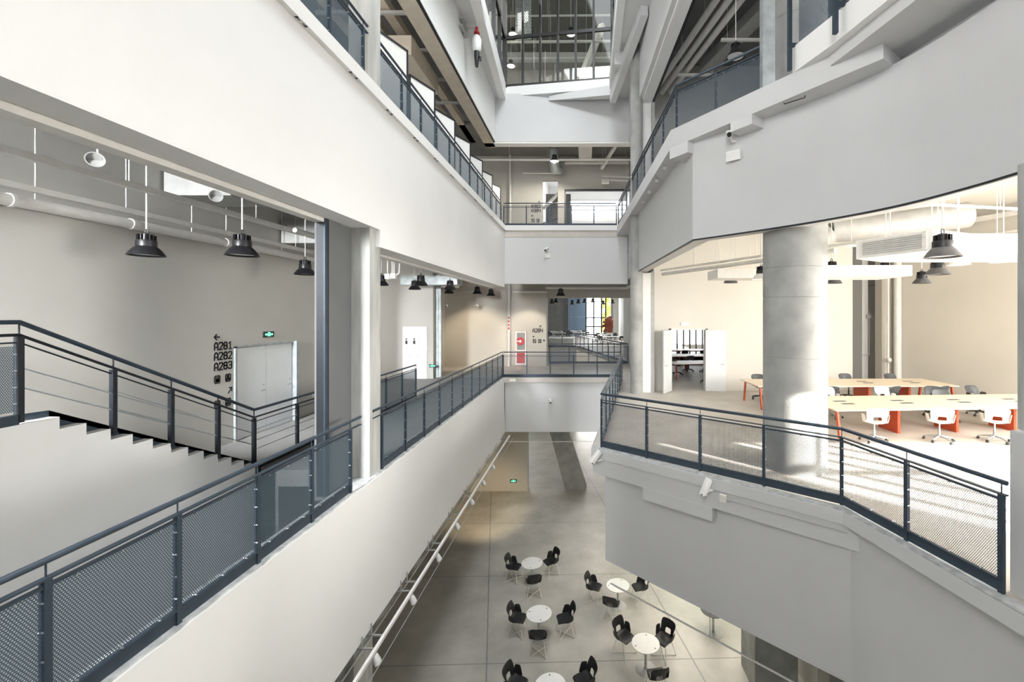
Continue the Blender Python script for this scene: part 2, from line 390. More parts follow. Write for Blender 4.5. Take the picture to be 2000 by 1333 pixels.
struct('trim_right_kerb', kb, 'kerb')
struct('wall_right_lower', MB().wall([(4.95, 1.8), (4.5, 4.5), (4.03, 6.52), (.44, 9.82), (1.75, 20.0)], .3, -2.66, -.2), 'shade_grey')
# ---- sunny room: back wall with doorway, niche, right wall, window front
rm = MB().box((2.62, 16.6, 0), (3.28, 16.85, 6.6)).box((3.28, 16.6, 2.40), (4.63, 16.85, 6.6)).box((4.63, 16.6, 0), (10.34, 16.85, 6.6))
struct('wall_right_room_back', rm, 'cream')
struct('wall_right_niche', MB().box((10.34, 16.85, 0), (10.5, 18.3, 6.6)).box((10.34, 18.3, 0), (13, 18.55, 6.6)), 'beige_dark')
struct('wall_right_niche_side', MB().box((11.36, 17.6, 0), (11.6, 18.3, 6.6)), 'grey_white')
struct('wall_right_pilaster', MB().box((11.62, 16.8, 0), (12.1, 17.2, 6.6)), 'beige')
struct('wall_right_room_side', MB().wall([(12.1, 16.8), (13.35, 13.3), (17.5, 1.8)], -.3, 0, 6.6), 'beige')
wf = MB().box((5.3, 1.8, 0), (5.6, 2.3, 6.6)).box((5.6, 1.8, 6.2), (17.5, 2.3, 6.6)).box((5.6, 1.8, 0), (17.5, 2.3, .12)).box((16.6, 1.8, .12), (17.5, 2.3, 6.2))
struct('wall_right_front', wf, 'white')
win = MB()
for i in range(15):
    x = 5.6+i*.77; win.box((x, 2.0, .12), (x+.09, 2.12, 6.2))
win.box((5.6, 2.0, 2.6), (16.6, 2.12, 2.7)).box((5.6, 2.0, 4.4), (16.6, 2.12, 4.5))
struct('window_1', win, 'navy')
struct('ceiling_right', MB().prism([(2.0, 20.0), (2.6, 9.5), (4.6, 7.5), (5.2, 4.6), (5.4, 1.8), (18, 1.8), (18, 20)], 6.45, 6.6), 'cream')
struct('wall_right_jamb', MB().box((2.11, 16.25, 0), (2.46, 16.8, 4.55)), 'white')
struct('trim_right_guide', MB().box((2.48, 16.3, 0), (2.60, 16.5, 4.6)), 'grey_metal')
# low wall and column at the right frame edge
struct('wall_right_low', MB().box((4.58, 4.1, 0), (5.6, 4.62, 1.74)), 'grey_white')
struct('column_right_edge', MB().box((4.70, 4.12, 1.74), (5.3, 4.66, 4.62)), 'concrete')
# ---- upper floor, right: curved fascia, lip, slab, upstand
def spline(P, n=8):
    P = [Vector(p) for p in P]; out = []
    for i in range(len(P)-1):
        a, b, c, d = P[max(0, i-1)], P[i], P[i+1], P[min(len(P)-1, i+2)]
        for k in range(n):
            t = k/n; out.append(.5*((2*b)+(c-a)*t+(2*a-5*b+4*c-d)*t*t+(3*b-a-3*c+d)*t**3))
    return [tuple(v) for v in out+[P[-1]]]
FAS = [(1.97, 20.05), (1.95, 15.7)]+spline([(2.29, 9.2), (3.22, 8.22), (4.02, 7.26), (4.55, 6.35), (4.80, 5.4), (4.88, 4.4), (4.92, 3), (5.0, 1.0)], 6)
struct('wall_right_upper', MB().wall(FAS, -.4, 4.6, 6.7), 'shade_grey')
struct('trim_right_shadow_strip', MB().wall(FAS, -.045, 4.57, 4.6), 'black_steel')  # black strip drawn as the shadow line under the curved fascia
LIP = [(1.44, 20.1), (1.88, 9.5), (3.86, 6.74)]
struct('trim_right_lip', MB().prism(LIP+[(4.28, 6.16), (4.9, 6.6), (4.4, 7.6), (2.7, 9.6), (2.3, 20.1)], 6.68, 7.08), 'shade_grey')
struct('trim_right_lip_near', MB().prism([(3.84, 6.72), (4.08, 5.4), (4.25, 4.2), (4.5, 1.0), (5.6, 1.0), (5.2, 5.5), (4.6, 7.0)], 6.9, 7.10), 'shade_grey')
brk = MB().prism([(1.86, 9.52), (2.16, 9.1), (2.5, 9.3), (2.25, 9.75)], 6.44, 6.68)
brk.prism([(2.78, 8.24), (3.05, 7.87), (3.4, 8.1), (3.1, 8.5)], 6.50, 6.68)
struct('trim_right_brackets', brk, 'shade_grey')
struct('trim_right_upstand', MB().wall([(4.36, 3.4), (3.74, 6.44), (3.50, 7.25)], .22, 7.08, 7.52), 'white')
struct('floor_upper_right', MB().prism([(2.3, 20.1), (2.6, 9.7), (4.6, 7.6), (5.15, 5), (5.3, 1), (18, 1), (18, 20.1)], 6.6, 7.08), 'grey_white')
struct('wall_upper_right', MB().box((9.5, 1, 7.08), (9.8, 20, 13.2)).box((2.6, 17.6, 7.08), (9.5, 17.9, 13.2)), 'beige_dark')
struct('wall_upper_right_jamb', MB().box((2.11, 16.2, 7.1), (2.46, 16.7, 11.05)), 'white')
struct('trim_upper_right_guide', MB().box((2.47, 16.1, 7.1), (2.58, 16.3, 11.1)), 'grey_metal')
struct('trim_right_column_guide', MB().box((3.27, 7.92, 7.1), (3.50, 8.06, 11.2)), 'galv')
# ---- columns
struct('column_round', MB().lathe([(.575, -.2), *[(r_, z_+d_) for z_ in (2.15, 3.3, 3.87, 8.6, 9.8) for r_, d_ in ((.575, 0), (.566, .008), (.566, .014), (.575, .022))], (.575, 13.2)], (4.10, 8.42, 0), 64), 'column')
struct('column_far_right', MB().lathe([(.235, 0), (.235, 14)], (1.90, 16.15, 0), 32), 'column')
struct('column_left', MB().box((-4.31, 7.75, -.2), (-3.925, 8.15, 13.2)), 'concrete')
struct('trim_left_guide', MB().box((-4.42, 7.0, 0), (-4.29, 7.08, 4.56)), 'black_steel')
struct('trim_left_guide_strip', MB().box((-4.29, 6.98, 0), (-4.265, 7.06, 4.56)), 'navy')
struct('wall_left_jamb', MB().box((-4.5, 7.08, -.1), (-4.26, 7.75, 4.56)), 'jamb_grey')
struct('trim_left_guide_far', MB().box((-4.42, 8.5, 0), (-4.2, 8.62, 4.3)), 'galv')
struct('trim_left_shutter_rail', MB().box((-4.46, -6, 4.50), (-4.28, 7.05, 4.62)).box((-4.46, 8.3, 4.2), (-4.30, 20, 4.30)), 'white_metal')
struct('column_steel', MB().box((-7.32, 20.05, 0), (-6.95, 20.35, 6.4)).box((-6.95, 20.1, 0), (-6.83, 20.3, 6.4)), 'galv')
# ---- top floor: fascias, soffit bands, ceilings
struct('wall_left_top', MB().box((-4.4, -6, 11.05), (-4.26, 20, 13.25)), 'white')
struct('trim_left_top_soffit', MB().box((-4.80, -6, 10.98), (-4.34, 20.5, 11.2)), 'tan_metal')
struct('trim_left_top_shadow_strip', MB().box((-4.34, -6, 11.02), (-4.275, 20, 11.06)), 'black_steel')  # black strip standing in for the shadow line beside the soffit
struct('wall_back_top', MB().box((-4.26, 20, 11.05), (2.1, 20.3, 13.3)), 'shade_grey')
struct('trim_back_top_soffit', MB().box((-4.8, 20.02, 10.98), (2.1, 20.45, 11.05)), 'white')
struct('wall_right_top', MB().wall([(1.98, 20.3), (1.98, 16.0), (2.22, 10.5), (2.6, 2)], -.14, 11.05, 13.3), 'grey_white')
struct('trim_right_top_soffit', MB().wall([(2.12, 20.3), (2.12, 16.0), (2.36, 10.5), (2.74, 2)], -.36, 10.98, 11.12), 'white')
struct('trim_right_top_shadow_strip', MB().wall([(2.49, 16.2), (2.73, 10.5), (3.1, 2)], -.07, 10.97, 11.1), 'black_steel')  # shadow line along the right soffit, laid in as a black strip
struct('ceiling_upper_left', MB().box((-12.4, -6, 13.2), (-4.4, 24.4, 13.5)), 'ceil')
struct('ceiling_upper_right', MB().prism([(2.3, 20.3), (2.4, 10), (2.9, 1), (10, 1), (10, 20.3)], 13.2, 13.5), 'ceil')
struct('ceiling_upper_back', MB().box((-12.4, 20.4, 12.0), (9, 24.4, 12.2)), 'ceil')
# roof opening: ring of slab between the fascias and the glazed top storey
struct('ceiling_top', MB().prism([(-4.4, -6), (-3.0, -6), (-3.34, 13.0), (-3.95, 20.4), (-4.4, 20.4)], 13.1, 13.3)
       .prism([(1.25, -6), (2.9, -6), (2.3, 12), (2.0, 20.3), (1.25, 20.0)], 13.1, 13.3), 'grey_white')
struct('trim_top_beam', MB().bar((-3.95, 20.4, 13.42), (-3.05, 4, 13.42), .30, .75).bar((1.18, 19.6, 13.42), (1.05, 4, 13.42), .26, .75).bar((-4.05, 20.3, 13.45), (1.3, 19.5, 13.45), .3, .45), 'white')
we = MB(); we.add([(-1.75, 19.95, 13.18), (1.3, 19.4, 13.2), (1.3, 19.0, 13.2), (-1.75, 19.95, 12.95), (1.3, 19.4, 12.75), (1.3, 19.0, 12.75)], [(0, 1, 2), (3, 5, 4), (0, 3, 4, 1), (1, 4, 5, 2), (2, 5, 3, 0)])
struct('trim_top_wedge', we, 'grey_white')
struct('trim_top_diagonal', MB().bar((1.15, 18.6, 12.4), (1.9, 14.0, 13.0), .25, .5).bar((1.1, 16.6, 12.85), (2.0, 16.6, 12.85), .3, .5), 'grey_white')
struct('wall_top_rear', MB().box((-9, 29, 13.3), (7, 29.3, 20)), 'beige_dark')
struct('wall_top_left', MB().box((-9, -6, 13.5), (-8.7, 29, 20)), 'beige_dark')
struct('wall_top_right', MB().box((6.7, -6, 13.5), (7, 29, 20)), 'beige_dark')
struct('floor_top', MB().box((-9, 20.45, 13.3), (7, 29, 13.55)), 'floor')
struct('ceiling_roof', MB().box((-14, 17, 20), (18, 47, 20.3)).box((-14, -6.3, 20), (-.9, 17, 20.3)).box((2, -6.3, 20), (18, 17, 20.3)).box((-4, -6.3, 20), (2, 2, 20.3)), 'ceil')
# ---- upper back hall (behind the upper railing)
ub = MB().box((-12.1, 24.4, 7.1), (-2.50, 24.7, 12.0)).box((-2.50, 24.4, 10.62), (-1.62, 24.7, 12.0)).box((-1.62, 24.4, 10.05), (2.6, 24.7, 12.0)).box((-1.62, 24.4, 7.1), (-1.22, 24.7, 10.05)).box((2.48, 24.4, 7.1), (9, 24.7, 12.0))
struct('wall_upper_back', ub, 'beige_dark')
struct('trim_upper_back_frame', MB().box((-1.24, 24.3, 7.1), (-1.17, 24.42, 10.08)).box((-1.24, 24.3, 10.0), (2.5, 24.42, 10.08)), 'black_steel')
struct('floor_upper_hall', MB().box((-6, 24.4, 6.6), (8, 36, 7.1)), 'white')
struct('wall_upper_hall', MB().box((-3.2, 36, 7.1), (4, 36.3, 10.9)).box((-3.2, 36, 12.6), (4, 36.3, 13.7)).box((-3.4, 24.7, 7.1), (-3.2, 36, 14)).box((3.4, 24.7, 7.1), (3.6, 36, 14)), 'white')
struct('ceiling_upper_hall', MB().box((-3.2, 24.7, 13.7), (3.4, 36, 13.9)), 'white')
rl = MB()
for i in range(5): rl.box((-3.2, 35.95, 10.9+i*.40), (3.4, 36.1, 10.98+i*.40))
struct('window_2', rl, 'grey_white')
# ---- far hall beyond the bridge
struct('floor_far', MB().prism([(2.6, 24.75), (9, 24.75), (9, 60), (-6, 60), (-6, 38), (-.85, 38), (2.55, 25.4)], -.24, 0), 'floor')
struct('wall_far', MB().box((-6.5, 60, 0), (-2.5, 60.3, 6.5)).box((3.45, 60, 0), (9, 60.3, 6.5)), 'ceil')
struct('wall_far_pale', MB().box((3.3, 52, 0), (3.95, 52.3, 5.6)).box((-6.3, 25, -.3), (-6, 60, 6.5)).box((-2.6, 24.75, 3.9), (9, 25.0, 6.6)).box((-6, 24.75, -3), (-2.27, 25.4, 6.6)), 'beige')
struct('wall_far_void', MB().box((-6, 38, -7), (-.85, 38.3, -.24)).box((2.6, 25.4, -7), (2.8, 38, -.24)), 'grey_white')
struct('ceiling_far', MB().box((-6, 25, 5.6), (.0, 60, 5.8)).box((2.2, 25, 5.6), (9, 60, 5.8)), 'white')
struct('ceiling_far_beams', MB().box((-6, 30, 5.3), (9, 30.5, 5.6)).box((-6, 41, 5.0), (9, 41.5, 5.6)).box((-6, 52, 5.0), (9, 52.5, 5.6)), 'grey_white')
lv = MB()
for i in range(12): lv.box((-2.5+i*.2, 59.4, 0), (-2.36+i*.2, 59.6, 5.4))
lv.box((-2.5, 59.55, 2.45), (-.1, 59.7, 2.6))
struct('window_3', lv, 'blue_louvre')
struct('wall_far_sky_block', MB().box((-2.5, 59.72, 0), (-.12, 59.9, 5.5)), 'louvre_back')  # backing added to block sky glare through the louvre gaps
wn = MB()
for x in (-.12, .95, 2.05, 2.62): wn.box((x, 59.8, 0), (x+.2, 60.0, 5.5))
for z in (0, 1.1, 2.35, 5.4): wn.box((-.12, 59.85, z), (3.4, 59.95, z+.16))
struct('window_4', wn, 'black_steel')
# side window strips of the far hall, right
ws = MB()
for z0, z1 in ((.5, 2.9), (3.4, 6.0)):
    for i in range(7): ws.box((4.3, 40.0+i*1.1, z0), (4.4, 40.12+i*1.1, z1))
    ws.box((4.3, 40, z1), (4.42, 46.8, z1+.1)); ws.box((4.3, 40, z0-.1), (4.42, 46.8, z0)); ws.box((4.3, 40, (z0+z1)/2), (4.4, 46.8, (z0+z1)/2+.06))
struct('window_5', ws, 'black_steel')
struct('wall_far_side', MB().box((4.28, 34, 0), (4.55, 40, 5.6)).box((4.28, 46.8, 0), (4.55, 60, 5.6)).box((4.28, 40, 2.9), (4.55, 46.8, 3.4)).box((4.28, 40, 0), (4.55, 46.8, .4)), 'white')
# ---- room behind the open double door
struct('wall_next_room', MB().box((2.6, 16.85, 0), (2.8, 30, 4.6)).box((8.5, 16.85, 0), (8.7, 30, 4.6)), 'white')
struct('ceiling_next_room', MB().box((2.6, 16.85, 4.5), (8.7, 30, 4.7)), 'white')
struct('floor_next_room', MB().prism([(2.75, 20.3), (8.7, 20.3), (8.7, 32), (2.75, 32)], -.2, 0), 'floor')
wn = MB()
for i in range(14): wn.box((2.8+i*.44, 29.8, 0), (2.87+i*.44, 30, 4.5))
wn.box((2.8, 29.85, 0), (8.5, 29.95, .12))
struct('window_6', wn, 'grey_metal')
# ================================================================ railings
def panel(parent, org, a, b, z0, z1, m, bolts=True):
    """perforated sheet between two plan points, bottom z0[a],z0[b] to top z1[a],z1[b]"""
    a, b = Vector((a[0], a[1], 0)), Vector((b[0], b[1], 0)); d = (b-a).normalized(); L = (b-a).length
    n = Vector((d.y, -d.x, 0))*.0015
    z0 = z0 if isinstance(z0, tuple) else (z0, z0); z1 = z1 if isinstance(z1, tuple) else (z1, z1)
    q = [a+Vector((0, 0, z0[0])), b+Vector((0, 0, z0[1])), b+Vector((0, 0, z1[1])), a+Vector((0, 0, z1[0]))]
    mb = MB().add(q, [(0, 1, 2, 3)])
    uv = [(0, z0[0]), (L, z0[1]), (L, z1[1]), (0, z1[0])]
    if bolts:
        N = Vector((d.y, -d.x, 0)); pts = []
        for k in range(4):
            f = (k+.5)/4; pts += [q[0].lerp(q[3], f), q[1].lerp(q[2], f)]
        for k in range(3):
            f = (k+.5)/3; pts += [q[0].lerp(q[1], f)+Vector((0, 0, .012)), q[3].lerp(q[2], f)-Vector((0, 0, .012))]
        for p in pts: mb.tube([p-N*.02, p+N*.02], .0085, 6)
    o = mb.build('mesh_panel', m, parent, org, False, uvs=uv+[(0, 0)]*(len(mb.v)-4))
    o.data.materials.append(M['steel'])
    for f in o.data.polygons[1:]: f.material_index = 1
    return o

def railing(name, label, segs, z, h=1.21, mm='mesh', bolts=True, group=None, post_m='navy', ends=(0, 0), toe=True, nrm=None):
    """segs: list of (start, end, spans); posts stand at every division"""
    org = (segs[0][0][0], segs[0][0][1], z)
    t = thing(name, label, 'railing', org, 0, group)
    corner = [Vector((*segs[0][0], 0))]+[Vector((*s[1], 0)) for s in segs]
    up = Vector((0, 0, 1))
    P = list(corner)
    if ends[0]: P[0] = P[0]-(P[1]-P[0]).normalized()*ends[0]
    if ends[1]: P[-1] = P[-1]+(P[-1]-P[-2]).normalized()*ends[1]
    MB().tube([p+up*(z+h-.025) for p in P], .025, 10).build('handrail', post_m, t, org)
    r = MB()
    for i in range(len(P)-1): r.bar(P[i]+up*(z+h-.155), P[i+1]+up*(z+h-.155), .05, .016)
    r.build('top_rail', post_m, t, org)
    if toe:
        r = MB()
        for i in range(len(corner)-1): r.bar(corner[i]+up*(z+.075), corner[i+1]+up*(z+.075), .012, .13); r.bar(corner[i]+up*(z+.14), corner[i+1]+up*(z+.14), .05, .012)
        r.build('toe_plate', post_m, t, org)
    r = MB()
    for i in range(len(corner)-1): r.bar(corner[i]+up*(z+h-.21), corner[i+1]+up*(z+h-.21), .03, .025)
    r.build('panel_rail', post_m, t, org)
    first = True
    for a, b, n in segs:
        a, b = Vector((*a, 0)), Vector((*b, 0)); d = (b-a).normalized()
        for k in range(n+1):
            if k == 0 and not first: continue
            q = a.lerp(b, k/n)
            pb = MB().bar(q+up*z, q+up*(z+h-.16), .045, .05, d).tube([q+up*(z+h-.16), q+up*(z+h-.03)], .007, 6)
            pb.build('post', post_m, t, org)
        for k in range(n):
            p0, p1 = a.lerp(b, k/n)+d*.022, a.lerp(b, (k+1)/n)-d*.022
            panel(t, org, p0, p1, z+.15, z+h-.215, M[mm], bolts)
        first = False
    return t

railing('balcony_railing', 'long navy mesh railing on the white left parapet in front of the stair', [((-3.92, .1), (-3.92, 7.1), 7)], .022, ends=(.5, .32), group=None)
railing('balcony_railing', 'navy mesh railing on the left parapet running from the concrete pillar to the bridge', [((-3.92, 8.2), (-3.92, 20.0), 11)], .022, ends=(.35, 0))
railing('balcony_railing', 'see-through mesh railing across the bridge at the far end of the middle floor', [((-3.90, 20.1), (1.62, 20.1), 5)], 0, mm='mesh_fine', bolts=False)
railing('balcony_railing', 'angled navy mesh railing round the corner of the right balcony, below the round concrete column', [((1.58, 18.9), (.34, 9.55), 8), ((.34, 9.55), (3.98, 6.66), 4), ((3.98, 6.66), (4.43, 4.56), 2)], .02, mm='mesh_mid', ends=(0, .05))
railing('balcony_railing', 'short navy mesh railing on the upper left edge, before the pillar', [((-3.97, 3.6), (-3.97, 7.6), 4)], 7.12, h=1.12, ends=(0, .2))
railing('balcony_railing', 'long navy mesh railing on the upper left edge receding in front of the white boards', [((-3.97, 8.12), (-3.97, 19.9), 11)], 7.12, h=1.12, ends=(.3, 0))
railing('balcony_railing', 'see-through mesh railing across the back of the upper floor', [((-3.88, 20.12), (1.42, 20.12), 5)], 7.1, h=1.12, mm='mesh_fine', bolts=False)
railing('balcony_railing', 'navy mesh railing around the upper right corner, ending at the round column', [((1.50, 20.0), (2.05, 9.72), 8), ((2.05, 9.72), (3.42, 8.28), 2)], 7.08, h=1.14, mm='mesh_mid', ends=(0, .2))
# tall posts and panels on the upstand at the upper right
t = thing('balcony_railing', 'navy railing on the white upstand right of the round column', 'railing', (3.5, 7.2, 7.08))
o_ = (3.5, 7.2, 7.08); pa, pb_ = Vector((3.46, 7.22, 0)), Vector((4.32, 3.4, 0))
for k in (0, .25, .5, .75, 1):
    q = pa.lerp(pb_, k)+Vector((-.03, -.01, 0))
    MB().box((q.x-.03, q.y-.03, 7.1), (q.x+.03, q.y+.03, 8.75)).box((q.x-.02, q.y-.02, 7.5), (q.x+.14, q.y+.02, 7.56)).build('post', 'navy', t, o_)
dq = (pb_-pa).normalized(); nq = Vector((-dq.y, dq.x, 0))*.12
if nq.x < 0: nq = -nq
for k in range(4):
    panel(t, o_, pa.lerp(pb_, k/4+.01)+nq, pa.lerp(pb_, k/4+.24)+nq, 7.53, 8.55, M['mesh'], True)
MB().tube([pa+nq+Vector((0, 0, 8.7)), pb_+nq+Vector((0, 0, 8.7))], .025).build('handrail', 'navy', t, o_)
MB().bar(pa+nq+Vector((0, 0, 8.58)), pb_+nq+Vector((0, 0, 8.58)), .04, .04).build('top_rail', 'navy', t, o_)
# corridor void railing behind the left pillar
railing('balcony_railing', 'short dark mesh railing in the left corridor before the white cupboard doors', [((-6.02, 10.6), (-6.02, 15.1), 4)], 0, bolts=False)
railing('balcony_railing', 'mesh railing of the second opening beyond the bridge', [((-2.2, 25.55), (2.5, 25.55), 4), ((2.5, 25.55), (-.85, 38.1), 10)], 0, bolts=False, mm='mesh_fine')
railing('balcony_railing', 'distant mesh railing along the far edge of the second opening', [((-5.8, 38.25), (-.95, 38.25), 4)], 0, bolts=False, mm='mesh_fine')

# ================================================================ stair on the left
SX = -6.66
st = thing('staircase', 'concrete stair with white side wall climbing from the left landing toward the viewer', 'staircase', (SX, 8.58, 0))
so_ = (SX, 8.58, 0)
YS = [5.39+i*.29 for i in range(12)]            # riser faces, top (near) to bottom (far)
prof = [(YS[0]-11.2, 1.70-.0), (YS[0], 1.70)]
for i in range(11):
    prof.append((YS[i], 1.70-(i+1)*.1545)); prof.append((YS[i+1], 1.70-(i+1)*.1545))
prof.append((YS[11], -2.4)); prof.append((YS[0]-11.2, -2.4))
side = MB().extr([(SX+.02, y, z) for y, z in prof], (-.12, 0, 0)).build('side_wall', 'white', st, so_); recalc(side)
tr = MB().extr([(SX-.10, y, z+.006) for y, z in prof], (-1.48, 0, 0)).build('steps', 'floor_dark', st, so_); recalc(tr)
# dark edge flashing under the railing that spans the step notches
fl = MB()
def zs(y): return 1.70-(y-5.39)*(.1545/.29)
fl.add([(SX-.115, 5.0, 1.72), (SX-.115, 5.39, 1.70), (SX-.115, 8.58, 0), (SX-.115, 8.58, .04), (SX-.115, 5.39, 1.78), (SX-.115, 5.0, 1.80)], [(0, 1, 4, 5), (1, 2, 3, 4)])
fl.add([(SX-.115, 5.39, 1.50), (SX-.115, 8.58, -.18), (SX-.115, 8.58, .04), (SX-.115, 5.39, 1.78)], [(0, 1, 2, 3)])
fl.build('edge_plate', 'navy', st, so_)

rl_ = thing('stair_railing', 'dark steel stair railing with thin rods, sloping down to the landing corner', 'railing', (SX, 8.58, 0))
ro = (SX, 8.58, 0)
def hz(y): return 2.90-max(0, y-5.02)*.515 if y < 8.55 else 1.07
A = [(SX, .5, 2.9), (SX, 5.02, 2.9), (SX, 8.57, 1.07), (SX, 11.5, 1.07)]
A = A
MB().tube(A, .027, 10).build('handrail', 'navy', rl_, ro)
for dz, r_ in ((-.15, .018), (-.24, .010)):
    MB().tube([(x, y, z+dz) for x, y, z in A], r_, 8).build('rail', 'black_steel', rl_, ro)
for dz in (-.52, -.75):
    pts = [(SX, 5.06, 2.9+dz-.03)]+[(SX, y, hz(y)+dz+.04*(y-5)/3) for y in (8.5,)]
    MB().tube(pts, .009, 6).build('steel_rod', 'steel', rl_, ro)
for dz in (-.40, -.62, -.80):
    MB().tube([(SX, 8.62, 1.07+dz), (SX, 11.5, 1.07+dz)], .009, 6).build('steel_rod', 'steel', rl_, ro)
for dz in (-.45, -.70):
    MB().tube([(SX-.06, 6.15, hz(6.15)+dz), (SX-.06, 7.45, hz(7.45)+dz)], .008, 6).build('steel_rod', 'steel', rl_, ro)
for y, zb in ((5.02, 1.84), (6.02, 1.42), (6.86, .98), (7.73, .52), (8.57, .12), (9.85, .12), (11.1, .12)):
    zt = hz(y)
    MB().box((SX-.03, y-.028, zb-.12), (SX+.03, y+.028, zt-.17)).tube([(SX, y, zt-.17), (SX, y, zt-.02)], .009, 6).build('post', 'black_steel', rl_, ro)
for y0, y1 in ((.6, 1.9), (1.95, 3.4), (3.45, 4.98)):
    panel(rl_, ro, (SX, y0), (SX, y1), 1.85, 2.62, M['mesh'], True)
MB().box((SX-.03, .5, 1.70), (SX+.03, 5.0, 1.82)).build('toe_plate', 'navy', rl_, ro)
struct('floor_landing', MB().box((-8.25, 8.58, -.25), (-6.62, 8.7, 0)).box((-6.67, 8.6, -.12), (-6.60, 11.6, 0)), 'black_steel')
# ================================================================ chairs and tables
def shell_mb(s=1.0, arms=True):
    mb = MB(); N = 10
    rows = [(.225, .425, .185, .0), (.215, .452, .205, .004), (.12, .455, .222, .012), (.0, .445, .23, .022), (-.11, .44, .228, .035), (-.175, .455, .222, .05),
            (-.212, .50, .212, .07), (-.232, .56, .205, .075), (-.245, .62, .205, .07), (-.265, .70, .228, .05), (-.292, .80, .228, .035), (-.302, .845, .205, .03)]
    vs = []
    for i, (y, z, hw, c) in enumerate(rows):
        for j in range(N+1):
            u = j/N*2-1
            if i <= 5: p = (u*hw, y, z+c*u*u)
            else: p = (u*hw, y+c*u*u, z-(.03*u**4 if i >= 10 else 0))
            vs.append(Vector(p)*s)
    fs = []
    for i in range(len(rows)-1):
        for j in range(N):
            if 6 <= i <= 7 and 3 <= j <= N-4: continue          # the lumbar opening
            fs.append((i*(N+1)+j, i*(N+1)+j+1, (i+1)*(N+1)+j+1, (i+1)*(N+1)+j))
    mb.add(vs, fs)
    if arms:
        for sx in (-1, 1):
            a = [[(sx*.222, -.20, .50), (sx*.226, -.12, .455), (sx*.230, -.02, .452), (sx*.226, .05, .458)],
                 [(sx*.236, -.20, .57), (sx*.246, -.12, .56), (sx*.25, -.03, .55), (sx*.247, .02, .53)],
                 [(sx*.245, -.195, .64), (sx*.262, -.12, .645), (sx*.268, -.05, .64), (sx*.264, -.02, .62)],
                 [(sx*.25, -.19, .665), (sx*.275, -.12, .672), (sx*.282, -.06, .668), (sx*.276, -.04, .65)]]
            v = [Vector(p)*s for r_ in a for p in r_]
            mb.add(v, [(i*4+j, i*4+j+1, (i+1)*4+j+1, (i+1)*4+j) for i in range(3) for j in range(3)])
    return mb
def add_shell(t, m):
    o = shell_mb().build('shell', m, t, None, True, 60)
    so_ = o.modifiers.new('thick', 'SOLIDIFY'); so_.thickness = .012; so_.offset = 0
    sb = o.modifiers.new('sub', 'SUBSURF'); sb.levels = 1; sb.render_levels = 1
    return o

def cafe_chair():
    t = thing('cafe_chair', 'black chair', 'chair')
    add_shell(t, 'black')
    for sx in (-1, 1):
        for sy, y0 in ((1, .13), (-1, -.12)):
            MB().tube([(sx*.13, y0, .448), (sx*.155, y0+sy*.01, .43), (sx*.24, sy*.235, .014), (sx*.225, sy*.222, .008)], .0095, 6).build('leg', 'white_metal', t)
    for sx in (-1, 1):
        MB().tube([(sx*.232, .228, .009), (0, 0, .03), (-sx*.232, -.228, .009)], .009, 6).build('cross_brace', 'white_metal', t)
    MB().tube([(-.14, .12, .435), (.14, .12, .435)], .007, 6).tube([(-.14, -.11, .435), (.14, -.11, .435)], .007, 6).build('seat_frame', 'white_metal', t)
    return t
def cafe_table():
    t = thing('cafe_table', 'round table', 'table')
    MB().lathe([(.0001, .70), (.37, .70), (.39, .708), (.392, .722), (.385, .727), (.0001, .727)], n=56).build('tabletop', 'white_pl', t)
    for k in range(3):
        a = k*2.094+.5; MB().lathe([(.018, .727), (.018, .731), (.0001, .7315)], (.31*math.cos(a), .31*math.sin(a), 0), 12).build('grommet', 'black', t)
    MB().lathe([(.038, .012), (.038, .70)], n=20).build('pole', 'steel', t)
    MB().lathe([(.29, 0), (.29, .006), (.27, .014), (.06, .018), (.05, .03), (.0001, .03)], n=40).build('base', 'grey_metal', t)
    return t
cc = Proto(cafe_chair()); ct = Proto(cafe_table())
TB = [  # table spot, where it is, chairs: (x, y, what)
    ((-2.02, 15.9), 'farthest of the three tables in the left row', [(-2.73, 16.08, 'on its left'), (-1.36, 16.42, 'on its right'), (-1.88, 15.2, 'on the near side')]),
    ((-1.46, 13.22), 'middle one of the three tables in the left row', [(-2.14, 13.36, 'on its left'), (-.66, 13.34, 'on its right'), (-1.41, 12.62, 'on the near side')]),
    ((1.08, 14.6), 'under the lower corner of the right balcony', [(.27, 14.9, 'on its left'), (1.87, 14.88, 'behind the hanging glass'), (.84, 14.02, 'on the near side')]),
    ((1.67, 12.03), 'whose grey base plate shows, beside the right balcony', [(1.12, 12.6, 'on its far left'), (2.26, 12.5, 'on its far right'), (1.86, 11.25, 'on the near side')]),
    ((-.90, 10.66), 'nearest in the left row, cut by the photo\'s lower edge', [(-1.80, 11.0, 'on its left'), (-.06, 11.1, 'on its right')]),
]
names = ['farthest left-row table', 'middle left-row table', 'table under the balcony corner', 'table showing its base plate', 'nearest left-row table']
for i, ((x, y), where, chs) in enumerate(TB):
    ct.put((x, y, G), .3*i, 'white round pedestal table, '+where, 'white cafe tables on the ground floor')
    for k, (a, b, what) in enumerate(chs):
        ang = math.atan2(y-b, x-a)-math.pi/2+(.0, .12, -.08)[k]*(1 if i % 2 else -.6)
        cc.put((a, b, G), ang, 'black wire-leg chair %s of the %s' % (what, names[i]) if what.startswith('on') else 'black shell chair with wire legs behind hanging glass, by the table under the balcony corner', 'black cafe chairs', 1.07)
st_ = thing('stool', 'round black table top half hidden below the right balcony edge', 'table', (3.98, 13.4, G))
MB().lathe([(.0001, .70), (.37, .70), (.39, .71), (.39, .725), (.0001, .727)], n=48).build('tabletop', 'black', st_)
MB().lathe([(.04, .02), (.04, .70)], n=20).build('pole', 'steel', st_)
MB().lathe([(.29, 0), (.29, .01), (.04, .02), (.0001, .02)], n=40).build('base', 'grey_metal', st_)
st_.name = 'black_cafe_table'

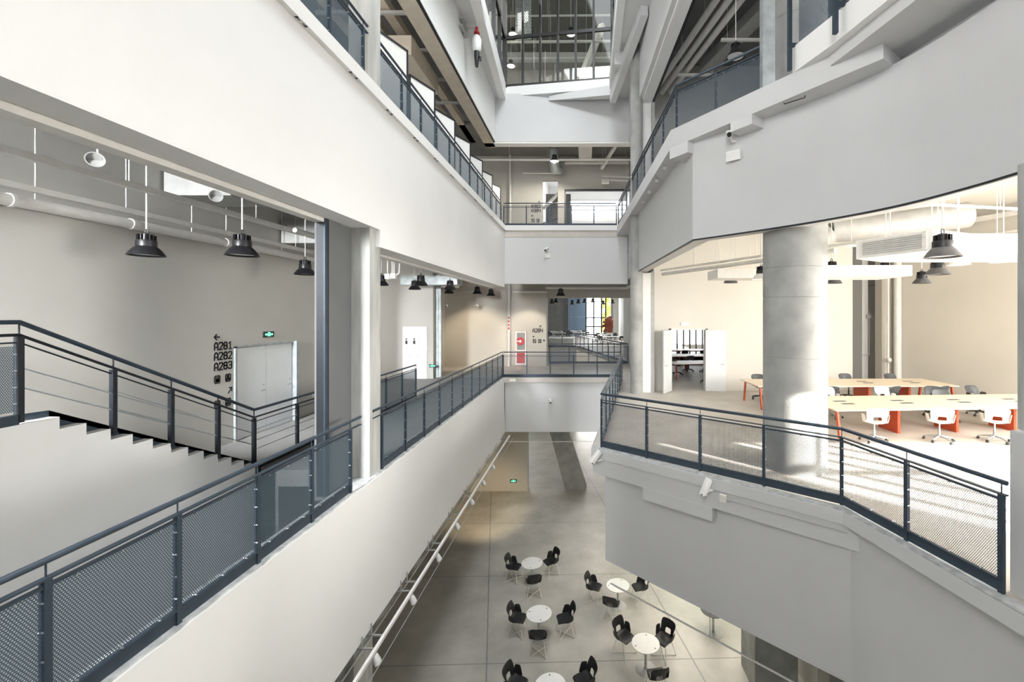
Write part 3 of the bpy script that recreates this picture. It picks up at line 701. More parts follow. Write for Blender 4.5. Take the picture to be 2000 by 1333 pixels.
def office_chair(body, base):
    t = thing('office_chair', 'swivel chair', 'chair')
    add_shell(t, body)
    MB().lathe([(.09, .425), (.09, .44), (.03, .445)], n=16).tube([(0, 0, .12), (0, 0, .28)], .028, 12).tube([(0, 0, .28), (0, 0, .43)], .018, 12).build('gas_lift', base, t)
    MB().tube([(.05, 0, .42), (.20, .03, .41)], .006, 6).build('lever', 'charcoal', t)
    for k in range(5):
        a = k*2*math.pi/5+.3; c, s_ = math.cos(a), math.sin(a)
        leg = MB().tube([(0, 0, .125), (c*.16, s_*.16, .105), (c*.29, s_*.29, .078)], [.026, .02, .014], 8).build('base_arm', base, t)
        w_ = MB(); q = Vector((c*.29, s_*.29, .03)); n_ = Vector((-s_, c, 0))
        for e in (-1, 1): w_.tube([q+n_*e*.006, q+n_*e*.026], .029, 12)
        w_.tube([q, q+Vector((0, 0, .05))], .008, 6).build('caster', 'charcoal', leg)
    return t
oc_w = Proto(office_chair('ivory', 'steel')); oc_d = Proto(office_chair('charcoal', 'charcoal'))

def office_table(name, label, loc, rz, L, W, panels, flaps, legs=True, group=None):
    """origin at the near left corner; length along local x, width along local y"""
    t = thing(name, label, 'table', loc, rz, group)
    MB().box((0, 0, .705), (L, W, .735)).build('tabletop', 'birch', t)
    MB().box((.25, W/2-.04, .62), (L-.2, W/2+.04, .704)).box((.10, .30, .655), (.16, W-.30, .704)).build('apron', 'orange', t)
    if legs:
        for x in ((.12, L-.12) if legs == 2 else (.12,)):
            for y0, y1 in ((.16, .03), (W-.16, W-.03)):
                MB().bar((x, y0, .704), (x, y1, 0), .07, .045, (1, 0, 0)).build('leg', 'orange', t)
    for x in panels:
        MB().box((x-.035, .55 if W > 1.5 else .3, 0), (x+.035, W-.45, .704)).build('panel_leg', 'orange', t)
    for x, y in flaps:
        MB().box((x-.16, y-.055, .734), (x+.16, y+.055, .739)).build('cable_flap', 'charcoal', t)
    return t
fl = lambda L, W: [(x, y) for x in [.75+1.55*k for k in range(int(L/1.55))] for y in (W/2-.16, W/2+.16)]
office_table('long_table', 'long birch table with orange panel legs, front one right of the round column', (5.86, 10.02, 0), R(3.5), 6.4, 1.65, [2.0, 3.55, 5.1], fl(6.4, 1.65), True)
office_table('long_table', 'long birch table with orange legs running behind the round column', (5.36, 13.3, 0), R(1.0), 6.35, 1.5, [2.1, 3.7, 5.0], fl(6.35, 1.5), 2)
W_ = 'pale shell swivel chair '
for x, y, a, lab in [(6.75, 10.02, -.3, W_+'at the left end of the front table, near side'), (8.3, 10.05, -.45, W_+'at the middle of the front table, near side'), (9.6, 10.05, -.55, W_+'in front of the rightmost orange panel, near side'),
                     (7.07, 12.35, 3.1, W_+'whose white back shows behind the front table, left'), (8.75, 12.4, 3.2, W_+'whose white back shows behind the front table, right')]:
    oc_w.put((x, y, 0), a, lab, 'pale swivel chairs at the front table')
D_ = 'dark shell swivel chair '
for x, y, a, lab in [(7.35, 12.98, -.2, D_+'beside the column edge on the near side of the back table'), (9.15, 13.0, .35, D_+'on the near side of the back table, middle'), (10.65, 13.05, .3, D_+'on the near side of the back table, right'),
                     (9.3, 15.15, 3.1, D_+'on the far side of the back table, left of two'), (10.95, 15.15, 3.2, D_+'on the far side of the back table by the pipe'), (6.1, 15.0, 3.1, D_+'behind the end of the table left of the column'),
                     (11.6, 12.6, 3.3, D_+'behind the front table at its right end'), (10.2, 12.5, 2.6, D_+'between the tables, near their right ends'), (6.3, 12.1, 2.8, D_+'whose casters show under the front table by its end leg'), (10.0, 11.9, 2.9, D_+'whose casters show behind the middle orange panel')]:
    oc_d.put((x, y, 0), a, lab, 'dark swivel chairs in the sunny room')
# next room, through the open double door
office_table('long_table', 'birch table with red-brown legs seen first through the open doorway', (3.95, 19.2, 0), R(4), 3.2, 1.4, [], [], 1)
office_table('long_table', 'second birch table seen deeper through the open doorway', (4.1, 22.6, 0), R(2), 3.4, 1.4, [1.4], [], 1)
office_table('long_table', 'pale table before the bright window seen through the doorway', (4.4, 26.2, 0), R(0), 3.4, 1.3, [1.4], [], 1)
for x, y, a, lab in [(5.25, 18.6, .5, D_+'in the doorway view, nearest, at the first table'), (4.45, 21.0, -.9, D_+'in the doorway view, behind the first table'), (3.95, 21.3, -1.2, D_+'in the doorway view, at the left door edge'), (6.1, 21.9, .3, D_+'in the doorway view, at the right door edge'),
                     (5.3, 22.2, .2, D_+'in the doorway view, before the second table'), (4.6, 25.2, .1, D_+'in the doorway view, far left before the window'), (5.75, 25.4, .3, D_+'in the doorway view, mid far before the window'), (7.0, 25.5, -.2, D_+'in the doorway view, far right before the window'), (5.2, 28.2, 3.0, D_+'in the doorway view, highest, against the window')]:
    oc_d.put((x, y, 0), a, lab, 'dark swivel chairs beyond the doorway')
# far hall
rf = random.Random(5); k = 0
FT = [(-3.2, 50.5), (-.9, 52.2), (-3.8, 54.9), (-1.3, 56.2), (2.0, 46), (2.3, 49.5), (2.4, 42.5)]
ft0 = None
for i, (x, y) in enumerate(FT):
    ft = thing('hall_table', ['white table among black chairs before the dark far wall', 'white table in the far hall beside the railing on the right'][i >= 4], 'table', (x, y, 0), 0, ['white tables far left in the hall', 'white tables far right in the hall'][i >= 4])
    if ft0 is None:
        ft0 = ft; MB().box((-.8, -.45, .70), (.8, .45, .74)).build('tabletop', 'white_pl', ft)
        for sx in (-.7, .7): MB().box((sx-.03, -.35, 0), (sx+.03, .35, .70)).build('leg', 'white_metal', ft)
    else:
        for ch in ft0.children:
            c = ch.copy(); COL.objects.link(c); c.parent = ft
    for q in range(3):
        k += 1
        oc_d.put((x-1.0+q*1.0, y+(-1.0 if q % 2 == 0 else 1.0), 0), rf.uniform(-.3, .3)+(0 if q % 2 == 0 else 3.1), ['dark chair at the white tables before the dark far wall', 'dark chair at the white tables on the far right of the hall'][i >= 4], ['dark chairs far left in the hall', 'dark chairs far right in the hall'][i >= 4])
# ================================================================ pendant lamps
def pendant(body, lit=False, rod=1.2):
    t = thing('pendant_lamp', 'lamp', 'lamp')              # origin at the centre of the shade's rim
    rd = MB().tube([(0, 0, 0), (0, 0, 1)], .011, 8).build('rod', 'white_metal', t); rd.location = (0, 0, .33*1.3)
    hk = MB().tube([(0, 0, .335), (.022, 0, .315), (.022, 0, .285), (0, 0, .27)], .007, 6).tube([(0, 0, .335), (-.022, 0, .315), (-.022, 0, .285), (0, 0, .27)], .007, 6)
    hk.build('hook', 'black', t)
    h = MB().lathe([(.0001, .275), (.05, .275), (.085, .26), (.085, .19), (.125, .19), (.13, .18), (.13, .115), (.115, .11), (.0001, .11)], n=28)
    for k in range(14):
        a = k*2*math.pi/14; c, s_ = math.cos(a), math.sin(a)
        h.bar((c*.08, s_*.08, .225), (c*.118, s_*.118, .225), .008, .07)
    h.build('housing', 'lamp_black', t)
    MB().lathe([(.11, .125), (.13, .112), (.175, .075), (.215, .03), (.235, 0), (.23, 0), (.21, .026), (.17, .068), (.125, .102), (.10, .11)], n=36, closed=True).build('shade', body, t)
    MB().lathe([(.0001, .055), (.10, .06), (.205, .022)], n=32, closed=True).build('reflector', 'lampglow' if lit else 'white_pl', t)
    for c in t.children:
        if not c.name.startswith('rod'): c.data.transform(Matrix.Diagonal((1, 1, 1.3, 1)))
    return t
pl = Proto(pendant('lamp_black')); pg = Proto(pendant('lamp_grey')); pw = Proto(pendant('lamp_black', True)); pp = Proto(pendant('white_pl'))
def hang(px, py, Y, P, lab, grp, zc=6.45, scale=None):
    q = gy(px, py, Y); o = P.put(q, 0, lab, grp, scale)
    rd = [c for c in o.children if c.name.startswith('rod')][0]; rd.scale = (1, 1, (zc-q.z)/(scale or 1)-.43)
L1 = 'black bell pendant lamp '
for a in [(286, 500, 6.85, 'leftmost over the stair'), (473, 500, 7.0, 'nearest the parapet, above the left stair'), (596, 537, 10.2, 'farthest over the stair, by the dark guide')]:
    hang(*a[:3], pl, L1+a[3], 'black pendants over the left stair', 6.5)
for a in [(745, 558, 14.5, 'half hidden by the left pillar in the corridor'), (810, 566, 16.6, 'second from the pillar in the left corridor'), (822, 558, 14.6, 'third from the pillar in the left corridor, largest'), (879, 566, 16.4, 'above another one over the beige corridor'),
          (877, 573.5, 20.5, 'tucked below another one over the beige corridor'), (932, 574, 21.5, 'second from right over the beige corridor'), (959, 578, 23.0, 'rightmost over the beige corridor'), (1095, 578, 21.0, 'alone before the far hall opening')]:
    hang(*a[:3], pl, L1+a[3], 'black pendants in the left corridor', 6.5 if a[0] < 1000 else 6.45)
for a in [(1427, 553, 14.5, 'left of the round column in the sunny room'), (1629, 554, 13.6, 'touching the round column on its right'), (1800, 554, 12.6, 'lowest and left of the three near the right edge'), (1831, 537, 9.5, 'middle one of the three near the right edge'), (1841, 503, 6.45, 'biggest, before the white duct near the right edge')]:
    hang(*a[:3], pg, 'grey bell pendant lamp '+a[3], 'grey pendants in the sunny room')
for a in [(1624, 537, 11.3, 'beside the column'), (1730, 538, 11.3, 'behind the short duct'), (1873, 518, 10.6, 'behind the biggest grey lamp'), (1960, 512, 9.3, 'next to the right edge of the photo'), (1487, 546, 11.5, 'just left of the column')]:
    hang(*a[:3], pp, 'white bell pendant lamp '+a[3], 'white pendants in the sunny room')
hang(1083, 316, 21.4, pw, 'lit pendant lamp under the upper back ceiling', 'lit pendants', 12.0)
hang(1066, 350, 26.5, pl, L1+'in the narrow upper opening by the stair', None, 13.7)
hang(1437, 112, 11.0, pl, L1+'behind the upper right railing', None, 13.2)
for i, (x, y, z) in enumerate([(1002, 68, 22.5), (998, 130, 23.6), (1115, 68, 22.0)]):
    hang(x, y, z, pw, 'lit pendant lamp behind the top glass wall, '+['upper left', 'lower left', 'middle'][i], 'lit pendants', 20.0)
for i, (x, y) in enumerate([(1078, 593), (1086, 591), (1118, 595), (1130, 593), (1142, 592), (1158, 591), (1178, 595), (1196, 593)]):
    hang(x, y, 38+i*.6, pl, L1+'in a row across the far hall ceiling', 'far hall pendants', 5.6, 1.1)

# ================================================================ ceiling services
def service(name, label, cat, build, m, group=None, hangers=(), hm='white_metal', ztop=6.5, hr=.008):
    mb = MB(); build(mb); c = mb.v[0].copy()
    t = thing(name, label, cat, c, 0, group)
    mb.build('duct_body' if 'duct' in name else ('channel' if 'tray' in name else 'tube'), m, t, c)
    for h in hangers:
        MB().tube([h, (h[0], h[1], ztop)], hr, 6).build('hanger', hm, t, c)
    return t
# left room: two trays, a wall pipe, round loops
service('cable_tray', 'grey cable tray nearest the white fascia above the stair', 'cable tray', lambda b: b.bar((-6.95, -2, 4.96), (-6.95, 11.5, 4.96), .10, .09), 'white_metal', 'cable trays over the stair', [(-6.95, y, 4.96) for y in (1.5, 4.1, 6.5, 9, 11)])
service('cable_tray', 'grey cable tray with a bend, close to the wall above the stair', 'cable tray', lambda b: b.bar((-7.75, 5.2, 4.74), (-7.75, 12.5, 4.74), .09, .08).bar((-7.75, 5.2, 4.74), (-8.2, 4.2, 4.8), .09, .08), 'white_metal', 'cable trays over the stair', [(-7.75, y, 4.74) for y in (5.3, 7.2, 9.2, 11.4)])
service('lagged_pipe', 'fat lagged pipe along the wall above the stair', 'pipe', lambda b: b.tube([(-8.12, -4, 4.60), (-8.12, 13.5, 4.60)], .085, 14).tube([(-8.12, 6.0, 4.60), (-8.12, 6.05, 4.60)], .1, 14).tube([(-8.12, 7.6, 4.60), (-8.12, 7.65, 4.60)], .1, 14).tube([(-8.12, 9.6, 4.6), (-8.12, 9.65, 4.6)], .1, 14), 'white_metal', None, [(-8.12, y, 4.68) for y in (6.3, 8.8, 11.4)])
service('ceiling_duct', 'dark rectangular duct high over the stair doors', 'duct', lambda b: b.box((-8.2, 8.3, 5.3), (-6.9, 9.2, 5.9)), 'grey_metal', None)
service('ceiling_duct', 'dark rectangular duct over the farthest lamp above the stair', 'duct', lambda b: b.box((-8.2, 11.5, 4.9), (-6.2, 12.6, 5.5)), 'grey_metal', None, [(-7, 12, 5.5)])
for i, (x, y, r) in enumerate([(185, 312, 12), (420, 383, 9)]):
    q = gx(x, y, -6.3 if i == 0 else -5.9)
    t = thing('conduit_loop', 'small round loudspeaker on a rod above the stair, %s' % ['left'+' of the lamps', 'between the two nearer lamps'][i], 'loudspeaker', q)
    d_ = Vector((.75, -.6, -.15)); MB().tube([-d_*.05, d_*.05, d_*.052, -d_*.03], [.08, .08, .062, .05], 18).build('ring', 'grey_metal', t)
    MB().tube([(-.03, .06, .05), (-.03, .06, 6.5-q.z)], .012, 6).build('rod', 'white_metal', t)
# left corridor
service('ceiling_pipe', 'pale pipe just behind the left fascia past the pillar', 'pipe', lambda b: b.tube([(-5.1, 8.4, 4.62), (-5.1, 24.2, 4.62)], .06, 12), 'white_metal', 'corridor pipes', [(-5.1, y, 4.66) for y in (11, 14, 17, 20, 23)])
service('ceiling_pipe', 'pale pipe deeper in the left corridor ceiling', 'pipe', lambda b: b.tube([(-6.0, 8.8, 4.72), (-6.0, 24.2, 4.72)], .05, 12), 'white_metal', 'corridor pipes', [(-6.0, y, 4.75) for y in (12, 15, 18, 21)])
service('air_duct', 'long pale air duct across the left corridor', 'duct', lambda b: b.box((-8.0, 18.4, 4.25), (-5.55, 19.2, 4.62)), 'galv', None, [(-7.6, 18.8, 4.6), (-6, 18.8, 4.6)])
service('air_duct', 'stubby beige duct box before the beige corridor wall', 'duct', lambda b: b.box((-6.6, 19.4, 4.2), (-5.95, 20.0, 4.5)), 'beige', None, [(-6.3, 19.7, 4.5)])
service('air_duct', 'smaller beige duct box hung behind the stubby one', 'duct', lambda b: b.box((-6.5, 22.4, 4.15), (-5.75, 23.0, 4.4)), 'beige', None, [(-6.1, 22.7, 4.4)])
service('ceiling_pipe', 'beige pipe under the ceiling before the sign wall', 'pipe', lambda b: b.tube([(-4.12, 24.1, 4.25), (-2.2, 24.1, 4.25)], .09, 12).tube([(-2.2, 23.2, 4.42), (2.2, 23.2, 4.42), (2.9, 19, 4.5)], .08, 12), 'white_metal', None, [(-3.6, 24.1, 4.3), (-2.6, 24.1, 4.3), (0, 23.2, 4.45), (1.4, 23.2, 4.45)])
service('drain_pipe', 'cream vertical drain pipe with red markings beside the hose cabinet', 'pipe', lambda b: b.tube([(-4.38, 24.25, 0), (-4.38, 24.25, 6.4)], .085, 14).tube([(-4.38, 24.25, 4.15), (-4.38, 24.25, 4.25)], .11, 14), 'white_metal')
mk = bpy.context.scene.objects
o = MB()
for k in range(4): o.box((-4.42, 24.16, 2.1+k*.2), (-4.34, 24.165, 2.22+k*.2))
o = o.build('marking', 'red', [x for x in mk if x.name.startswith('drain_pipe')][0], (-4.38+.085, 24.25, 0)); o['label'] = 'red flow markings'
o.data.transform(Matrix.Translation(Vector((-4.295, 24.25, 0))-[x for x in mk if x.name.startswith('drain_pipe')][0].location))
for px, Y in ((872, 22.2), (931.5, 23.6)):
    q = gy(px, 597, Y); t = thing('dome_camera', 'small white dome camera on a rod before the beige wall, %s' % ('left' if px < 900 else 'right'), 'camera', q)
    MB().lathe([(.0001, -.10), (.05, -.085), (.075, -.03), (.08, .02), (.06, .05), (.0001, .06)], n=18).build('housing', 'white_pl', t)
    MB().ball((0, -.06, -.05), .035).build('lens', 'black', t); MB().tube([(0, 0, .05), (0, 0, .75)], .012, 6).build('rod', 'white_metal', t)
q = gy(757, 538, 11.2); t = thing('junction_boxes', 'pair of white boxes on conduits just right of the left pillar', 'junction box', q)
MB().lathe([(.0001, -.12), (.07, -.10), (.08, .03), (.0001, .05)], n=16).build('round_box', 'white_pl', t); MB().box((.09, -.05, -.09), (.22, .05, .05)).build('square_box', 'ivory', t)
for x in (0, .12, .17): MB().tube([(x, 0, .03), (x, 0, .62)], .016, 8).build('conduit', 'white_metal', t)
MB().tube([(.22, 0, 0), (.30, 0, .06), (.31, 0, .3), (.31, 0, .6)], .016, 8).build('conduit', 'white_metal', t)
# sunny room
service('air_duct', 'large white air duct with a slotted grille near the right edge', 'duct', lambda b: b.add([(3.75+.62, 7.0, 3.98), (3.75+.62, 7.0, 4.36), (7.9, 7.65, 4.42), (7.9, 7.65, 4.02), (5.05, 5.9, 4.2), (5.05, 5.9, 4.55), (9.6, 6.9, 4.42), (9.6, 6.9, 4.02)], [(0, 1, 2, 3), (4, 7, 6, 5), (0, 4, 5, 1), (3, 2, 6, 7), (1, 5, 6, 2), (0, 3, 7, 4)]) if False else b.prism([(5.05, 8.0), (5.55, 6.85), (6.5, 7.25), (9.5, 7.25), (9.5, 8.5), (5.9, 8.5)], 4.02, 4.36), 'white_pl', None, [(5.4, 7.6, 4.36), (5.9, 7.3, 4.36), (6.6, 7.6, 4.36), (7.4, 7.7, 4.36), (8.2, 7.8, 4.36)])
td = [x for x in COL.objects if x.get('label', '').startswith('large white air duct')][0]
a_, b_ = Vector((5.05, 8.0, 0)), Vector((5.55, 6.85, 0)); dd = (b_-a_).normalized(); nn = Vector((dd.y, -dd.x, 0)); nn = -nn if nn.x > 0 else nn
g1 = MB().bar(a_+dd*.08+nn*.01+Vector((0, 0, 4.19)), b_-dd*.08+nn*.01+Vector((0, 0, 4.19)), .03, .30); g1.build('grille_frame', 'white_metal', td, td.location)
gr = MB()
for k in range(7): gr.bar(a_+dd*.14+nn*.03+Vector((0, 0, 4.08+k*.035)), b_-dd*.14+nn*.03+Vector((0, 0, 4.08+k*.035)), .01, .014)
gr.build('grille', 'grey_metal', td, td.location)
service('air_duct', 'short white air duct right of the column, below the large one', 'duct', lambda b: b.box((4.75, 9.7, 3.86), (7.4, 10.9, 4.10)), 'white_pl', None, [(5.2, 10, 4.1), (6.2, 10, 4.1), (7.1, 10, 4.1)])
service('air_duct', 'white air duct with grey grille left of the column', 'duct', lambda b: b.box((3.75, 12.2, 4.02), (5.6, 13.2, 4.28)), 'white_metal', None, [(3.9, 12.6, 4.25), (4.4, 12.6, 4.25), (5, 12.6, 4.25)])
service('ceiling_pipe', 'pale pipe rising toward the column in the sunny room, front one', 'pipe', lambda b: b.tube([(2.75, 15.4, 4.42), (5.6, 9.6, 4.42)], .06, 12), 'white_metal', 'sunny room pipes', [(3.0, 14.9, 4.45), (3.5, 13.87, 4.45), (4.0, 12.85, 4.45), (4.5, 11.8, 4.45)])
service('ceiling_pipe', 'pale pipe rising toward the column in the sunny room, rear one', 'pipe', lambda b: b.tube([(2.8, 16.0, 4.62), (6.2, 9.6, 4.62)], .04, 12), 'white_metal', 'sunny room pipes', [(3.3, 15.0, 4.64), (4.1, 13.5, 4.64), (4.9, 12.0, 4.64)])
service('services_rail', 'white services rail high on the right wall of the sunny room', 'rail', lambda b: b.bar((12.22, 15.9, 6.1), (15.1, 7.9, 6.1), .12, .16).bar((12.22, 15.9, 5.55), (15.1, 7.9, 5.55), .06, .05), 'white_metal')
service('air_duct', 'grey round duct bend above the large white duct', 'duct', lambda b: b.tube([(7.2, 12.6, 5.45), (8.4, 12.3, 5.5), (10.6, 11.9, 5.75)], .36, 18).tube([(7.2, 12.6, 5.45), (6.8, 12.8, 5.1)], .36, 18), 'grey_metal')
service('ceiling_pipe', 'thin white pipe under the ceiling right of the column', 'pipe', lambda b: b.tube([(4.9, 8.9, 5.0), (7.4, 9.2, 5.35), (11.5, 9.9, 5.35)], .035, 8).tube([(4.8, 10.5, 4.7), (8.5, 10.9, 4.7)], .03, 8), 'white_metal', None, [(5.4, 9, 5.05), (6.4, 9.1, 5.2), (7.8, 9.3, 5.35), (9.2, 9.5, 5.35)])
service('drain_pipe', 'cream vertical pipe with a valve in the sunny room corner', 'pipe', lambda b: b.tube([(12.05, 16.55, 0), (12.05, 16.55, 6.4)], .13, 16).tube([(11.72, 16.6, 0), (11.72, 16.6, 6.4)], .04, 10).ball((11.72, 16.55, 1.2), .1), 'white_metal')
service('conduit', 'thin dark conduit with a box in the shaded niche', 'conduit', lambda b: b.tube([(12.3, 18.2, 4.2), (11.75, 18.2, 4.2), (11.65, 18.2, 4.1), (11.65, 17.55, 2.9)], .03, 8).box((11.5, 17.5, 2.8), (11.7, 17.59, 2.95)).tube([(11.3, 17.55, 1.3), (11.62, 17.55, 1.3), (11.62, 17.55, 2.8)], .015, 6), 'grey_metal')
# upper floor, left: trays and ducts with cross channels
for i, (x, w_, z) in enumerate([(-5.25, .34, 12.0), (-5.95, .30, 12.0), (-6.75, .42, 12.1), (-7.6, .30, 12.0)]):
    service('ceiling_duct', ['tan ceiling duct nearest the top left soffit band', 'tan ceiling duct second from the top left soffit band', 'wide tan ceiling duct third from the soffit band', 'tan ceiling duct farthest in from the soffit band'][i], 'duct', lambda b: b.box((x-w_/2, -4, z), (x+w_/2, 22.5, z+.25)), 'tan_metal', 'tan ducts under the upper left ceiling', [(x, y, z+.25) for y in (5, 9, 13, 17)], 'grey_metal', 13.2)
for i, y in enumerate((6.9, 8.2, 9.5, 10.8, 12.6, 14.4, 16.2, 18.0)):
    service('channel_bar', 'grey cross channel carrying the tan ducts, %s from the top of the photo' % ['first', 'second', 'third', 'fourth', 'fifth', 'sixth', 'seventh', 'eighth'][i], 'channel', lambda b: b.box((-8.0, y, 11.86), (-5.0, y+.09, 11.95)), 'grey_metal', 'cross channels under the upper left ceiling', [(-5.1, y+.045, 11.95), (-7.9, y+.045, 11.95)], 'grey_metal', 13.2)
service('air_duct', 'beige boxy air duct above the white boards, upper left', 'duct', lambda b: b.box((-6.6, 13.2, 11.0), (-5.4, 15.6, 11.6)), 'tan_metal', None, [(-6, 14, 11.6), (-6, 15, 11.6)], 'grey_metal', 13.2)
# upper floor, right: three pipes and hanging channels
for i in range(3):
    service('ceiling_pipe', ['pale ceiling pipe, left of three parallel ones, upper right', 'pale ceiling pipe, middle of three parallel ones, upper right', 'pale ceiling pipe, right of three parallel ones, upper right'][i], 'pipe',
            lambda b: b.tube([(2.75+i*.33, 17.4, 12.0), (4.15+i*.37, 10.0, 12.0)], .10, 12), 'white_metal', 'three parallel pipes upper right', [(3.0+i*.34, 16, 12.1), (3.6+i*.35, 13, 12.1)], 'grey_metal', 13.2)
service('ceiling_duct', 'sloping grey beam-like duct right of the three parallel pipes', 'duct', lambda b: b.bar((4.6, 16.5, 12.5), (6.6, 9.5, 12.5), .5, .35), 'grey_metal')
for i, (x, y) in enumerate(((4.1, 11.6), (4.5, 13.6), (3.5, 15.6))):
    service('channel_bar', 'white hanging channel, %s one under the upper right ceiling' % ['nearest', 'middle', 'farthest'][i], 'channel', lambda b: b.box((x-.2, y, 11.7), (x+1.2, y+.08, 11.78)), 'white_metal', 'hanging channels upper right', [(x, y+.04, 11.78), (x+1.1, y+.04, 11.78)], 'white_metal', 13.2)
# upper back hall services
service('ceiling_pipe', 'white pipe spanning under the upper back ceiling', 'pipe', lambda b: b.tube([(-6, 22.2, 11.0), (2.3, 22.2, 11.0)], .06, 10).tube([(-3.6, 24.2, 10.95), (-1.6, 24.2, 10.95)], .05, 10), 'white_metal', None, [(-4, 22.2, 11.05), (-2, 22.2, 11.05), (1, 22.2, 11.05)], 'white_metal', 12.0)
service('ceiling_pipe', 'thick white pipe along the upper back wall', 'pipe', lambda b: b.tube([(-1.2, 24.15, 10.9+.75-.1), (2.4, 24.15, 11.55)], .12, 12), 'white_metal')
service('drain_pipe', 'white vertical pipe on the upper back wall', 'pipe', lambda b: b.tube([(-4.32, 24.25, 7.1), (-4.32, 24.25, 12)], .07, 12), 'white_metal')
service('flexible_duct', 'crinkled foil duct by the lit pendant, upper back', 'duct', lambda b: b.tube([(-1.75, 22.6, 11.72), (-1.75, 22.8, 11.2), (-1.7, 23.3, 10.9), (-1.5, 23.8, 11.0)], .26, 14), 'galv', None, [(-1.7, 23.3, 11.1)], 'white_metal', 12.0)
service('channel_bar', 'white diagonal channel hanging by the far round column, upper back', 'channel', lambda b: b.bar((1.55, 20.9, 11.4), (.85, 23.5, 11.0), .14, .14).bar((.85, 23.5, 10.35), (2.4, 23.5, 10.3), .08, .06).bar((.85, 23.5, 10.55), (2.4, 23.5, 10.5), .06, .05).box((.85, 23.3, 10.15), (1.25, 23.6, 10.3)), 'white_metal', None, [(1.5, 21, 11.4), (.9, 23.4, 11.0), (2.2, 23.5, 10.5)], 'white_metal', 12.0)
service('air_duct', 'white vent box under the upper back ceiling', 'duct', lambda b: b.box((-.4, 21.6, 11.45), (.3, 23.6, 11.8)), 'white_metal')
# ================================================================ lettering
GL = {
 'A': [[(0, 0), (0, 4.2), (1.2, 6), (2.8, 6), (4, 4.2), (4, 0)], [(0, 2.2), (1.5, 2.2)], [(2.5, 2.2), (4, 2.2)]],
 '2': [[(0, 5.2), (.8, 6), (3.2, 6), (4, 5.2), (4, 3.9), (0, 0), (4, 0)]],
 '8': [[(1.0, 3.1), (.2, 3.9), (.2, 5.0), (1.2, 6), (2.8, 6), (3.8, 5.0), (3.8, 3.9), (3.0, 3.1)], [(1.5, 3.1), (1.0, 3.1), (0, 2.2), (0, 1.1), (1.1, 0), (2.9, 0), (4, 1.1), (4, 2.2), (3.0, 3.1), (2.5, 3.1)]],
 '1': [[(.8, 5), (2.2, 6), (2.2, 0)], [(.8, 0), (3.6, 0)]],
 '3': [[(0, 5.2), (.8, 6), (3.2, 6), (4, 5.2), (4, 3.9), (3.2, 3.1), (1.4, 3.1)], [(3.2, 3.1), (4, 2.3), (4, .8), (3.2, 0), (.8, 0), (0, .8)]],
 '0': [[(0, .8), (0, 5.2), (.8, 6), (3.2, 6), (4, 5.2), (4, .8), (3.2, 0), (.8, 0), (0, .8)], [(1.4, 3), (2.6, 3)]],
 '4': [[(0, 6), (0, 2.4), (4, 2.4)], [(4, 6), (4, 0)]],
 '<': [[(6, 3), (0, 3)], [(2.4, 5.2), (0, 3), (2.4, .8)]],
 '/': [[(0, 0), (4.4, 4.6)], [(1.2, 5), (4.7, 5), (4.7, 1.4)]],
 'P': [[(.2, 1.2), (1.0, .2), (5, .2), (5.8, 1.2), (5.8, 2.7)], [(5.8, 3.3), (5.8, 5), (5, 5.8), (1, 5.8), (.2, 5), (.2, 3.3)], [(.2, 2.7), (.2, 1.2)], [(1.8, 4.6), (2.2, 4.6)], [(3.8, 4.6), (4.2, 4.6)], [(1.3, 3.6), (1.8, 1.4), (2.4, 3.4), (3, 1.4), (3.6, 3.4), (4.2, 1.4), (4.7, 3.6)]],
 'B': [[(.2, 1.2), (1.0, .2), (5, .2), (5.8, 1.2), (5.8, 2.7)], [(5.8, 3.3), (5.8, 5), (5, 5.8), (1, 5.8), (.2, 5), (.2, 3.3)], [(.2, 2.7), (.2, 1.2)], [(2.4, 4.0), (2.4, 4.7), (3.6, 4.7), (3.6, 4.0), (2.4, 4.0)], [(1.6, 1.4), (1.6, 2.6), (3, 3.4), (4.4, 2.6), (4.4, 1.4), (1.6, 1.4)], [(3, 3.2), (3, 1.4)]],
 'S': [[(.2, .2), (5.8, .2), (5.8, 5.8), (.2, 5.8), (.2, .2)], [(1, 4.6), (2.4, 4.6), (2.4, 3.2), (3.8, 3.2), (3.8, 1.6), (5, 1.6)]],
 'E': [[(.2, .2), (5.8, .2), (5.8, 5.8), (.2, 5.8), (.2, .2)], [(3, 1.2), (3, 4.8)], [(4, 4.4), (4.8, 4.4)], [(4, 3), (4.8, 3)], [(4, 1.6), (4.8, 1.6)]],
}
def glyphs(text, org, rt, h, m, parent, name='lettering', stroke=.17, porg=None, xs=.84):
    """flat painted strokes on a wall: org lower left, rt reading direction, h cap height"""
    rt = Vector(rt); up = Vector((0, 0, 1)); n = rt.cross(up); org = Vector(org); mb = MB(); x = 0; u = h/6; sw = h*stroke
    for ch in text:
        if ch == ' ': x += 3*u; continue
        for ln in GL[ch]:
            pts = [org+rt*(x+a*u)*xs+up*(b*u) for a, b in ln]
            for p, q in zip(pts, pts[1:]):
                d = (q-p).normalized(); mb.bar(p-d*sw*.42, q+d*sw*.42, .004, sw, d.cross(n))
        x += (7.6 if ch in 'PBSE' else 5.7)*u
    return mb.build(name, m, parent, porg, False)
def sign(label, rows, rt, loc, m='sign'):
    t = thing('wall_sign', label, 'sign', loc)
    for text, org, h in rows:
        glyphs(text, org, rt, h, m, t, 'arrow' if text in '</' else ('pictogram' if text[0] in 'PBSE' else 'lettering'), .17 if text[0] in 'PBSE' else .21, loc)
    return t
wx = -8.243; YY = (0, 1, 0)
